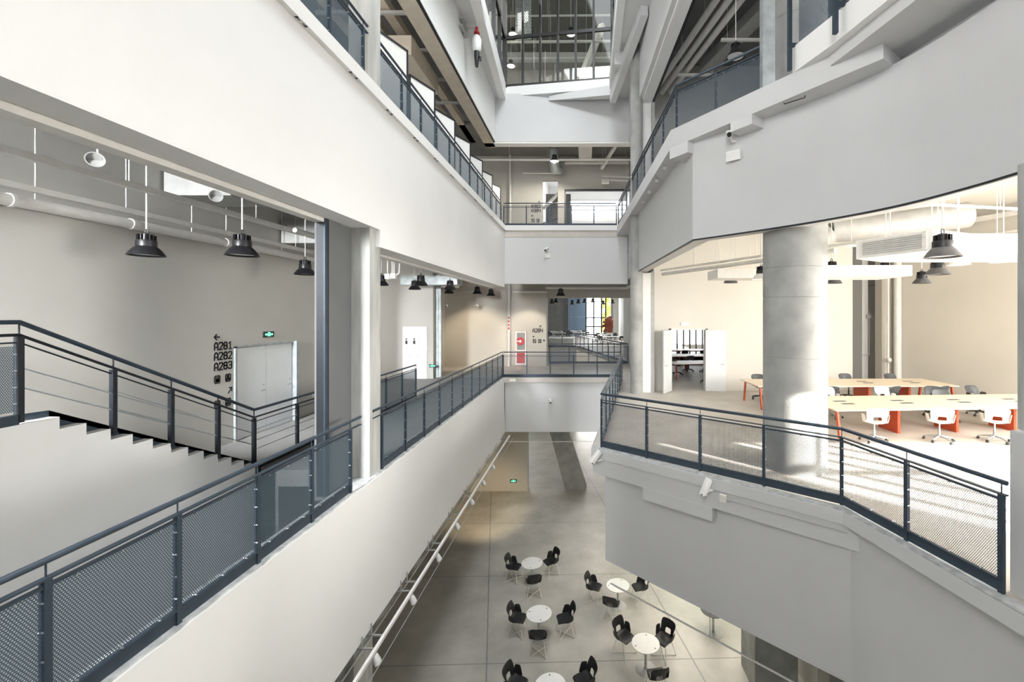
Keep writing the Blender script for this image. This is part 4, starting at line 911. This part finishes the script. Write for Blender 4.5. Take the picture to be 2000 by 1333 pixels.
sign('black wayfinding sign A281 A282 A283 with arrows beside the white double door', [('<', (wx, 9.48, 2.40), .15), ('A281', (wx, 9.48, 2.19), .155), ('A282', (wx, 9.48, 1.965), .155), ('A283', (wx, 9.48, 1.735), .155),
     ('P', (wx, 9.48, 1.44), .17), ('B', (wx, 9.77, 1.44), .17), ('/', (wx, 9.85, 1.17), .14), ('P', (wx, 9.48, .88), .17), ('B', (wx, 9.77, .88), .17)], YY, (wx, 9.48, 2.4))
XX = (1, 0, 0); yb = 24.395
sign('black sign A204 with two arrows right of the hose cabinet', [('/', (-2.68, yb, 2.20), .14), ('A204', (-3.05, yb, 1.94), .19), ('<', (-3.05, yb, 1.62), .13), ('S', (-3.04, yb, 1.33), .2), ('E', (-2.74, yb, 1.33), .2)], XX, (-3.05, yb, 2.2))
sign('black sign A302 A304 on the upper back wall seen through the railing', [('/', (-2.74, yb, 9.31), .12), ('A302', (-3.12, yb, 9.04), .17), ('A304', (-3.12, yb, 8.80), .17), ('<', (-3.12, yb, 8.52), .13), ('S', (-3.12, yb, 8.22), .19), ('E', (-2.84, yb, 8.22), .19)], XX, (-3.12, yb, 9.3))

# ================================================================ exit signs
def exit_sign(label, loc, rt, w=.34, h=.15):
    rt = Vector(rt); up = Vector((0, 0, 1)); n = rt.cross(up); loc = Vector(loc)
    t = thing('exit_sign', label, 'sign', loc)
    MB().bar(loc-rt*w/2+n*.012, loc+rt*w/2+n*.012, .03, h, up).build('case', 'black', t, loc)
    g = MB(); k = h/10; c = lambda a, b: loc+rt*a*k+up*b*k+n*.029
    def st(p, q, wd): g.bar(c(*p), c(*q), .003, wd*k, (c(*q)-c(*p)).cross(n))
    st((-2.6, -3.2), (-2.6, 3.2), .6); st((2.6, -3.2), (2.6, 3.2), .6); st((-2.6, 3.2), (2.6, 3.2), .6)      # doorway
    st((.5, 2.2), (.9, 2.2), 1.2); st((.3, 1.4), (-.4, -.6), 1.4); st((.3, 1.2), (1.6, .4), .7); st((0, .9), (-1.4, .2), .7)
    st((-.3, -.6), (1.0, -1.6), .8); st((1.0, -1.6), (.8, -3), .7); st((-.4, -.6), (-1.6, -2.6), .8)           # running figure
    for s_ in (-1, 1):
        st((s_*4, 0), (s_*8, 0), 1.6); st((s_*8.6, 0), (s_*6.6, 1.6), .9); st((s_*8.6, 0), (s_*6.6, -1.6), .9)
    g.build('pictogram', 'exit', t, loc); return t
exit_sign('green exit sign with running figure above the white double door', gx(523.5, 653.5, -8.25), YY, .36, .15)
exit_sign('green exit sign low on the ground floor back wall', gy(1003, 940, 24.06)+Vector((0, 0, 0)), XX, .38, .16)
exit_sign('small green exit sign near the floor by the steel column', gy(845, 715, 19.69), XX, .30, .14)
t = thing('wall_socket', 'small steel socket plate right of the ground floor exit sign', 'socket', gy(1017, 941, 24.05)); MB().box((-.07, -.01, -.07), (.07, .02, .07)).build('plate', 'grey_metal', t); MB().box((-.03, -.014, -.03), (.03, -.009, .03)).build('insert', 'steel', t)
t = thing('wall_switch', 'tiny black switch at the edge of the sign wall', 'switch', gy(1062.5, 665.5, 24.39)); MB().box((-.045, -.02, -.045), (.045, .01, .045)).build('plate', 'black', t)
t = thing('wall_switch', 'white switch plate low on the wall right of the left double door', 'switch', (-8.24, 12.9, .55)); MB().box((-.01, -.06, -.06), (.01, .06, .06)).build('plate', 'white_pl', t)

# ================================================================ doors
def leaf_door(name, label, hinge, rz, w_, h_, handle_side, m='door', hz_=1.05):
    t = thing(name, label, 'door', hinge, rz)
    MB().box((0, -.025, .01), (w_, .025, h_)).build('leaf', m, t)
    x = w_-.08 if handle_side > 0 else .08
    for s_ in (-1, 1):
        MB().tube([(x, s_*.025, hz_), (x, s_*.065, hz_), (x-handle_side*.13, s_*.065, hz_)], .010, 8).lathe([(.026, 0), (.026, .006), (.0001, .007)], (x, s_*.03, hz_), 14).box((x-.02, s_*.024, hz_+.12), (x+.02, s_*.03, hz_+.16)).build('handle', 'steel', t)
    return t
leaf_door('door_leaf', 'left white leaf of the double door beside the A281 sign', (-8.27, 10.05, 0), R(90), .955, 2.18, 1)
leaf_door('door_leaf', 'right white leaf of the double door beside the A281 sign', (-8.27, 11.97, 0), R(-90), .955, 2.18, -1)
df = MB().box((-8.30, 10.00, 0), (-8.20, 10.05, 2.23)).box((-8.30, 11.99, 0), (-8.12, 12.10, 2.23)).box((-8.30, 10.0, 2.19), (-8.20, 12.10, 2.24))
struct('door_1', df, 'galv')
leaf_door('door_leaf', 'open white door leaf left of the doorway in the sunny room', (3.30, 16.57, 0), R(-125), .72, 2.36, 1)
leaf_door('door_leaf', 'open white door leaf folded against the wall right of the doorway', (4.62, 16.55, 0), R(-8), .76, 2.36, 1)
struct('door_2', MB().box((3.22, 16.56, 0), (3.29, 16.86, 2.42)).box((4.62, 16.56, 0), (4.69, 16.86, 2.42)).box((3.22, 16.56, 2.37), (4.69, 16.86, 2.43)), 'white_metal')
q = gy(1338, 633, 16.58); t = thing('exit_sign', 'blank white fitting above the open doorway of the sunny room', 'light', q); MB().box((-.16, -.03, -.06), (.16, .02, .06)).build('case', 'white_pl', t)
# white riser cupboards in the left corridor
cb = thing('riser_cupboard', 'tall white riser cupboard doors with small black icons in the left corridor', 'cupboard', (-8.42, 19.68, 0))
MB().box((-.03, -.02, 0), (1.10, .02, 2.40)).build('frame', 'white_metal', cb)
for k in range(3):
    lf = MB().box((.0+k*.36, -.045, .04), (.345+k*.36, -.02, 2.36)).build('door', 'door', cb)
    MB().box((.30+k*.36, -.06, 1.0), (.325+k*.36, -.045, 1.1)).build('handle', 'steel', lf)
    if k < 2: MB().lathe([(.0001, 0), (.03, .02), (.03, .07), (.0001, .1)], (.16+k*.36, -.047, 1.78), 10).box((.11+k*.36, -.05, 1.60), (.21+k*.36, -.046, 1.76)).build('pictogram', 'sign', lf)

# ================================================================ hose cabinet
hc = thing('fire_hose_cabinet', 'white framed fire hose cabinet with a red reel behind glass', 'cabinet', (-4.02, 24.30, .10)); ho = (-4.02, 24.30, .10)
def rel(a): return (a[0]-4.02, a[1]+24.30, a[2]+.10)
MB().box(rel((0, 0, 0)), rel((.62, .1, 1.88))).build('case', 'red', hc, ho)
fm = MB()
for z0, z1 in ((.76, 1.88), (0, .74)):
    fm.box(rel((0, -.04, z0)), rel((.08, .02, z1))).box(rel((.54, -.04, z0)), rel((.62, .02, z1))).box(rel((.08, -.04, z1-.07)), rel((.54, .02, z1))).box(rel((.08, -.04, z0)), rel((.54, .02, z0+.07)))
fm.build('frame', 'white_pl', hc, ho)
MB().box(rel((.08, -.005, .83)), rel((.54, .0, 1.81))).build('back_plate', 'concrete_dark', hc, ho)
rz_ = MB().tube([rel((.28, -.012, 1.33)), rel((.28, -.05, 1.33))], .23, 28).build('hose_reel', 'red', hc, ho); MB().tube([rel((.28, -.05, 1.33)), rel((.28, -.06, 1.33))], .07, 16).build('hub', 'white_pl', rz_, None).data.transform(Matrix.Translation(-Vector(ho)))
MB().box(rel((.06, -.03, 1.30)), rel((.20, -.055, 1.37))).build('nozzle', 'white_pl', hc, ho)
MB().box(rel((.08, -.034, .07)), rel((.54, -.03, .67))).build('lower_door', 'red', hc, ho)

# ================================================================ bullet cameras and boxes
def cctv(label, at, aim, n, plate=None, m='white_pl'):
    """at: point on the wall; n: outward wall normal; aim: viewing direction"""
    at, n, aim = Vector(at), Vector(n).normalized(), Vector(aim).normalized()
    t = thing('security_camera', label, 'camera', at)
    c = at+n*.20+Vector((0, 0, .10))
    b = MB().tube([c-aim*.16, c-aim*.14, c+aim*.12, c+aim*.13], [.04, .058, .058, .052], 16)
    b.build('housing', m, t, at)
    h = MB().bar(c-aim*.12+Vector((0, 0, .062)), c+aim*.20+Vector((0, 0, .062)), .125, .014); h.build('sunshield', m, t, at)
    MB().tube([c+aim*.131, c+aim*.145], .045, 14).build('lens', 'black', t, at)
    MB().tube([at, at+n*.10, c-Vector((0, 0, .06))], .02, 8).lathe([(.05, -.01), (.05, .01), (.0001, .012)], at, 12).build('bracket', m, t, at)
    if plate:
        u = n.cross(Vector((0, 0, 1))).normalized(); o_ = Vector(plate)
        MB().bar(o_-u*.14+n*.02, o_+u*.14+n*.02, .03, .2).build('connection_box', m, t, at)
    return t
nR = Vector((-.63, -.775, 0))
cctv('white security camera with a box on the upper right fascia', (3.0, 8.36, 6.42)+Vector((0, 0, 0)) if False else Vector((2.92, 8.47, 6.40)), (-.35, -.8, -.45), nR, Vector((2.92, 8.47, 6.13)))
cctv('white security camera with a box on the back fascia of the upper floor', gy(1068, 493, 20.07), (-.3, -.8, -.4), (0, -1, 0), gy(1069, 500, 20.05))
cctv('white security camera tilted down on the right balcony edge', Vector((2.27, 7.80, -.22)), (-.45, -.25, -.85), nR, None)
cctv('small white camera on the back wall below the bridge', gy(1075, 786, 20.22), (.2, -.8, -.4), (0, -1, 0), None)
cctv('small white camera at the corner tip of the right balcony edge', Vector((.33, 9.40, -.22)), (-.6, -.3, -.7), nR, None)
t = thing('conduit_run', 'junction box with thin steel conduit running along the right balcony edge', 'conduit', (2.46, 7.62, -.28)); oo = (2.46, 7.62, -.28)
u = Vector((.785, -.62, 0)); o_ = Vector(oo)+nR*.05
MB().bar(o_-u*.06, o_+u*.06, .06, .13).build('junction_box', 'ivory', t, oo); MB().tube([o_+u*.06, o_+u*1.9], .009, 8).build('conduit', 'grey_metal', t, oo)
t = thing('wall_label', 'small white plate on the bridge edge at its left corner', 'plate', (-3.45, 20.04, -.12)); MB().box((-.14, -.008, -.06), (.14, .01, .06)).build('plate', 'white_pl', t)

# ================================================================ track lights below the left parapet
tx = -3.55
tk = thing('light_track', 'long white light track hung below the left parapet over the ground floor', 'light track', (tx, 8, -2.66)); to_ = (tx, 8, -2.66)
MB().box((tx-.025, .5, -2.69), (tx+.025, 19.8, -2.63)).build('track', 'white_pl', tk, to_)
MB().tube([(tx+.15, .5, -2.78), (tx+.15, 19.8, -2.78)], .008, 6).build('wire', 'steel', tk, to_)
for k in range(13):
    y = 1.2+k*1.5
    MB().box((-3.95, y-.012, -2.66), (tx, y+.012, -2.635)).box((-3.95, y-.012, -2.66), (-3.93, y+.012, -2.57)).box((-3.95, y+.3-.012, -2.66), (tx, y+.3+.012, -2.635)).box((-3.78, y-.01, -2.66), (-3.76, y+.01, -2.44)).box((-3.78, y+.29, -2.66), (-3.76, y+.31, -2.44)).build('bracket', 'grey_metal', tk, to_)
sp0 = None; ordn = ['first', 'second', 'third', 'fourth', 'fifth', 'sixth', 'seventh', 'eighth', 'ninth']
for k in range(8):
    y = 6.0+k*1.45+.0 if False else 7.18+(k-1)*1.5
    if sp0 is None:
        sp0 = thing('spotlight', '', 'spotlight', (tx, y, -2.692), 0, 'white spotlights on the track')
        MB().tube([(0, 0, 0), (0, 0, -.06)], .015, 8).build('stem', 'white_pl', sp0)
        MB().tube([(-.015, 0, -.04), (.03, 0, -.12), (.06, 0, -.19)], [.05, .06, .062], 16).build('head', 'white_pl', sp0)
        MB().tube([(.0605, 0, -.191), (.063, 0, -.196)], .05, 16).build('lens', 'steel', sp0); s_ = sp0
    else: s_ = dup(sp0, (tx, y, -2.692))
    s_['label'] = 'white spotlight on the left light track, %s from the bottom of the photo' % ordn[k]
def spot(name, loc, to, p, ang, col=(1, .78, .5), blend=.8):
    l = bpy.data.lights.new(name, 'SPOT'); l.energy = p; l.spot_size = R(ang); l.spot_blend = blend; l.color = col; l.shadow_soft_size = .06
    o = bpy.data.objects.new(name, l); COL.objects.link(o); o.location = loc; o.rotation_euler = (Vector(to)-Vector(loc)).to_track_quat('-Z', 'Y').to_euler()
spot('track_beam', (tx+.09, 16.2, -2.95), (-5.2, 21.8, G), 420, 50)
spot('track_beam_far', (tx+.09, 17.7, -2.95), (-4.6, 24, -5.6), 45, 60)
spot('corridor_beam', (-6.0, 21.6, 3.75), (-6.2, 24.4, .9), 95, 85, (1, .82, .60), .6)
spot('upper_pendant_beam', tuple(gy(1083, 318, 21.6)), (-2.2, 22.6, 7), 260, 150, (1, .93, .8), .4)
spot('bridge_beam', (-3.3, 22.6, 3.9), (-3.3, 24.4, 1.2), 60, 80, (1, .86, .68), .6)

# small black spotlights under the upper right lip, cable clips along the upper left lip
for k, (x, y) in enumerate(((2.05, 10.6), (2.02, 11.6), (1.98, 12.7), (1.95, 13.8))):
    t = thing('spotlight', 'small grey spotlight under the upper right lip, %s from the corner' % ordn[k], 'spotlight', (x-.12, y, 6.68), 0, 'small spotlights under the upper right lip')
    MB().tube([(0, 0, 0), (0, 0, -.05)], .02, 8).build('stem', 'grey_metal', t); MB().tube([(0, .06, -.08), (0, -.08, -.10)], .045, 12).build('head', 'grey_metal', t)
c0 = None
for k in range(10):
    y = 5.7+1.28*k
    if c0 is None:
        c0 = thing('cable_clip', '', 'clip', (-3.80, y, 6.9), 0, 'dark cable clips under the upper left lip')
        MB().box((-.02, -.10, -.012), (.02, -.085, 0)).box((-.02, .085, -.012), (.02, .10, 0)).tube([(0, -.1, -.014), (0, -.03, -.008)], .006, 6).tube([(0, .03, -.008), (0, .1, -.014)], .006, 6).build('bracket', 'black', c0); s_ = c0
    else: s_ = dup(c0, (-3.80, y, 6.9))
    s_['label'] = 'tiny dark cable clip under the upper left lip, %s from the top left' % (ordn+['tenth'])[k]
t = thing('cable_clip', 'dark cable hook under the upper right lip near its near end', 'clip', (3.55, 7.3, 6.66))
MB().tube([(-.12, .12, 0), (-.12, .10, -.03), (.12, -.12, -.03), (.12, -.14, 0)], .008, 6).build('hook', 'black', t)

# ================================================================ smoke curtains of glass under the slabs
def smoke(label, pts, z1, z0, divs):
    t = thing('glass_smoke_screen', label, 'glass screen', (*pts[0], z1)); og = (*pts[0], z1)
    for a, b in zip(pts, pts[1:]):
        a, b = Vector((*a, 0)), Vector((*b, 0)); L = (b-a).length; n = max(1, round(L/divs))
        for k in range(n):
            p, q = a.lerp(b, (k+.004)/n), a.lerp(b, (k+.996)/n)
            MB().add([p+Vector((0, 0, z0)), q+Vector((0, 0, z0)), q+Vector((0, 0, z1)), p+Vector((0, 0, z1))], [(0, 1, 2, 3)]).build('pane', 'glass', t, og, False)
            if k: MB().bar(p+Vector((0, 0, z0)), p+Vector((0, 0, z1)), .012, .012).build('joint', 'steel', t, og)
        MB().bar(a+Vector((0, 0, z0)), b+Vector((0, 0, z0)), .025, .025).build('edge_strip', 'white_metal', t, og)
    return t
smoke('hanging glass smoke screen below the right balcony fascia', [(.56, 9.90), (4.2, 6.62), (4.7, 4.5)], -2.665, -3.25, 2.4)
smoke('hanging glass smoke screen below the left parapet behind the track', [(-4.02, 2), (-4.02, 20.2)], -2.5, -3.05, 2.2)
smoke('hanging glass smoke screen below the bridge wall', [(-3.9, 20.36), (.6, 20.36)], -2.6, -3.1, 3)

# ================================================================ white boards behind the upper left railing
b0 = None
for k in range(7):
    y = 10.15+k*1.83
    if b0 is None:
        b0 = thing('display_board', '', 'board', (-4.26, y, 7.1), 0, 'white display boards along the upper left railing')
        MB().box((-.86, -.01, .35), (0, .01, 2.12)).build('panel', 'white_pl', b0)
        MB().box((-.02, -.025, 0), (.02, .025, 2.16)).box((-.90, -.025, 0), (-.86, .025, 2.16)).box((-.86, -.025, 2.11), (0, .025, 2.16)).box((-.86, -.02, .30), (0, .02, .35)).build('frame', 'black_steel', b0); s_ = b0
        s_.rotation_euler = (0, 0, R(66))
    else: s_ = dup(b0, (-4.26, y, 7.1), R(66))
    s_['label'] = 'white board in a dark frame behind the upper left railing, %s from the pillar' % ordn[k]

# ================================================================ water cannon high on the left
q = Vector((-4.24, 14.6, 12.5)); t = thing('fire_monitor', 'red and white fire water cannon on a wall bracket, top left of the skylight', 'water cannon', q)
MB().box((0, -.35, .35), (.12, .30, .42)).box((0, -.35, .10), (.12, .30, .17)).box((0, -.05, .10), (.05, .05, .42)).tube([(.1, .2, .4), (.45, .2, .4)], .035, 10).build('bracket', 'grey_metal', t)
MB().tube([(.45, .2, .42), (.45, .2, .20)], .05, 12).tube([(.45, .2, .24), (.45, .2, .20)], .10, 14).build('valve', 'red', t)
MB().lathe([(.0001, -.42), (.10, -.42), (.15, -.34), (.16, -.02), (.11, .10), (.05, .16), (.0001, .18)], (.45, .2, 0), 20).build('body', 'white_pl', t)
MB().lathe([(.03, -.95), (.05, -.95), (.09, -.6), (.09, -.42), (.03, -.40)], (.45, .2, 0), 16).tube([(.45, .2, -.6), (.60, .15, -.65), (.60, .1, -.8)], .03, 8).build('nozzle', 'black', t)

# ================================================================ glazed top storey
def glazed(label, a, b, n, z0, z1, zt, extra=None):
    t = thing('glass_wall', label, 'glass wall', (*a, z0)); og = (*a, z0)
    a, b = Vector((*a, 0)), Vector((*b, 0)); d = (b-a).normalized()
    for k in range(n+1):
        p = a.lerp(b, k/n); MB().bar(p+Vector((0, 0, z0)), p+Vector((0, 0, z1)), .16, .09, d).build('mullion', 'lamp_black', t, og)
    for z in (z0+.03, zt): MB().bar(a+Vector((0, 0, z)), b+Vector((0, 0, z)), .10, .15).build('transom', 'lamp_black', t, og)
    for k in range(n):
        for c, e in ((z0+.06, zt-.04), (zt+.04, z1)):
            p, q = a.lerp(b, (k+.05)/n)+Vector((0, 0, c)), a.lerp(b, (k+.95)/n)+Vector((0, 0, c)); h = Vector((0, 0, e-c))
            MB().add([p, q, q+h, p+h], [(0, 1, 2, 3)]).build('pane', 'glass_dim', t, og, False)
    return t
gw = glazed('tall dark-framed glass wall of the top storey seen through the roof opening', (-3.80, 20.16), (1.17, 19.5), 6, 13.68, 19.8, 16.0)
glazed('left side glass wall of the top storey, seen edge-on', (-3.85, 20.1), (-3.10, 5), 10, 13.8, 19.8, 16.0)
glazed('right side glass wall of the top storey, seen edge-on', (1.18, 19.45), (1.06, 5), 10, 13.8, 19.8, 16.0)
q = Vector((-2.95, 20.25, 0)); t = thing('perforated_blind', 'pale speckled perforated panel hanging behind the top glass wall, left', 'panel', (-3.4, 20.5, 16.1))
MB().add([(0, 0, 0), (.78, -.1, 0), (.78, -.1, 3.6), (0, 0, 3.6)], [(0, 1, 2, 3)]).build('sheet', 'frit', t, None, False, uvs=[(0, 0), (.78, 0), (.78, 3.6), (0, 3.6)])
for i, (z, y, r_) in enumerate(((17.6, 23, .07), (17.3, 24, .06), (18.3, 22, .05))):
    service('ceiling_pipe', 'white pipe behind the top glass wall, %s' % ['middle', 'lower', 'upper'][i], 'pipe', lambda b: b.tube([(-6, y, z), (5, y, z+.1)], r_, 10), 'white_metal', 'pipes behind the top glass', [(-2, y, z), (0, y, z)], 'white_metal', 20)
service('ceiling_duct', 'grey duct behind the top glass wall', 'duct', lambda b: b.box((-5, 25, 17.7), (4, 25.8, 18.3)), 'grey_metal', None, [(-3, 25.4, 18.3), (1, 25.4, 18.3)], 'white_metal', 20)
service('ceiling_duct', 'sloping white truss behind the top glass wall, right', 'duct', lambda b: b.bar((-.6, 22, 14.2), (.9, 24.5, 19.5), .3, .3).bar((-2.4, 23, 13.6), (-2.0, 26, 16.6), .06, .06).bar((-1.9, 23, 13.6), (-2.3, 26, 16.6), .06, .06), 'white_metal')
struct('wall_top_partition', MB().box((-3.9, 26.5, 13.55), (-.8, 26.8, 16.2)).box((-.8, 24.5, 13.55), (3.2, 24.8, 15.4)), 'white')

# ================================================================ upper back: stair and lounge pieces
ps = thing('white_stair', 'bright white stair parapet rising to the right beyond the upper railing', 'staircase', (-2.4, 25.4, 7.1)); og = (-2.4, 25.4, 7.1)
MB().add([(-2.9, 25.4, 8.05), (3.2, 25.4, 8.05), (3.2, 33.5, 10.9), (-.9, 33.5, 10.9), (-1.55, 28.5, 9.15), (-2.9, 25.4, 7.85), (3.2, 25.4, 7.85), (3.2, 33.5, 10.7), (-.9, 33.5, 10.7), (-1.55, 28.5, 8.95)],
         [(0, 1, 2, 3, 4), (9, 8, 7, 6, 5), (0, 5, 6, 1), (1, 6, 7, 2), (2, 7, 8, 3), (3, 8, 9, 4), (4, 9, 5, 0)]).build('ramp', 'white', ps, og, False)
MB().box((-2.9, 25.4, 7.1), (3.2, 25.5, 7.9)).build('parapet', 'white', ps, og)
MB().bar((-2.9, 25.35, 8.25), (-1.3, 28.6, 9.6), .05, .05).build('handrail', 'navy', ps, og)
MB().bar((-2.5, 25.2, 9.2), (-1.5, 26.5, 10.7), .2, .12).build('stringer', 'grey_white', ps, og)
struct('wall_upper_slot', MB().box((-2.6, 27.5, 7.1), (-1.0, 27.7, 10.7)), 'ceil')

# ================================================================ far hall pieces
t = thing('timber_sculpture', 'red-brown timber star shaped structure by the far hall windows', 'sculpture', (2.9, 54, 0)); random.seed(4)
for k in range(9):
    a = k*.7; d = Vector((math.cos(a), .4*math.sin(a*2), math.sin(a)))*random.uniform(.8, 1.3); c = Vector((2.9, 54, 1.7))
    MB().bar(c-d*.3, c+d, .28, .34).build('beam', 'wood_red', t, (2.9, 54, 0))
MB().box((2.6, 53.8, 0), (3.2, 54.2, 1.6)).build('stand', 'wood_red', t, (2.9, 54, 0))
t = thing('bench_block', 'long white block at the end of the second opening in the far hall', 'bench', (-3.6, 41, 0)); MB().box((-3.8, 40, 0), (-1.2, 42.5, .62)).build('block', 'white', t, (-3.6, 41, 0)); MB().box((-3.85, 39.95, .62), (-1.15, 42.55, .68)).build('top', 'white_pl', t, (-3.6, 41, 0))
t = thing('hedge', 'sunlit yellow-green foliage outside the far hall windows', 'foliage', (2.6, 63, 0)); hb = MB(); t['kind'] = 'stuff'; t['label'] = 'sunlit yellow-green foliage outside the far hall windows'
for k in range(60): hb.ball((random.uniform(2.4, 3.6), 63+random.uniform(-.5, .5), random.uniform(0, 6)), random.uniform(.2, .5), 7, 5)
hb.build('leaves', 'leaf', t, (2.6, 63, 0))
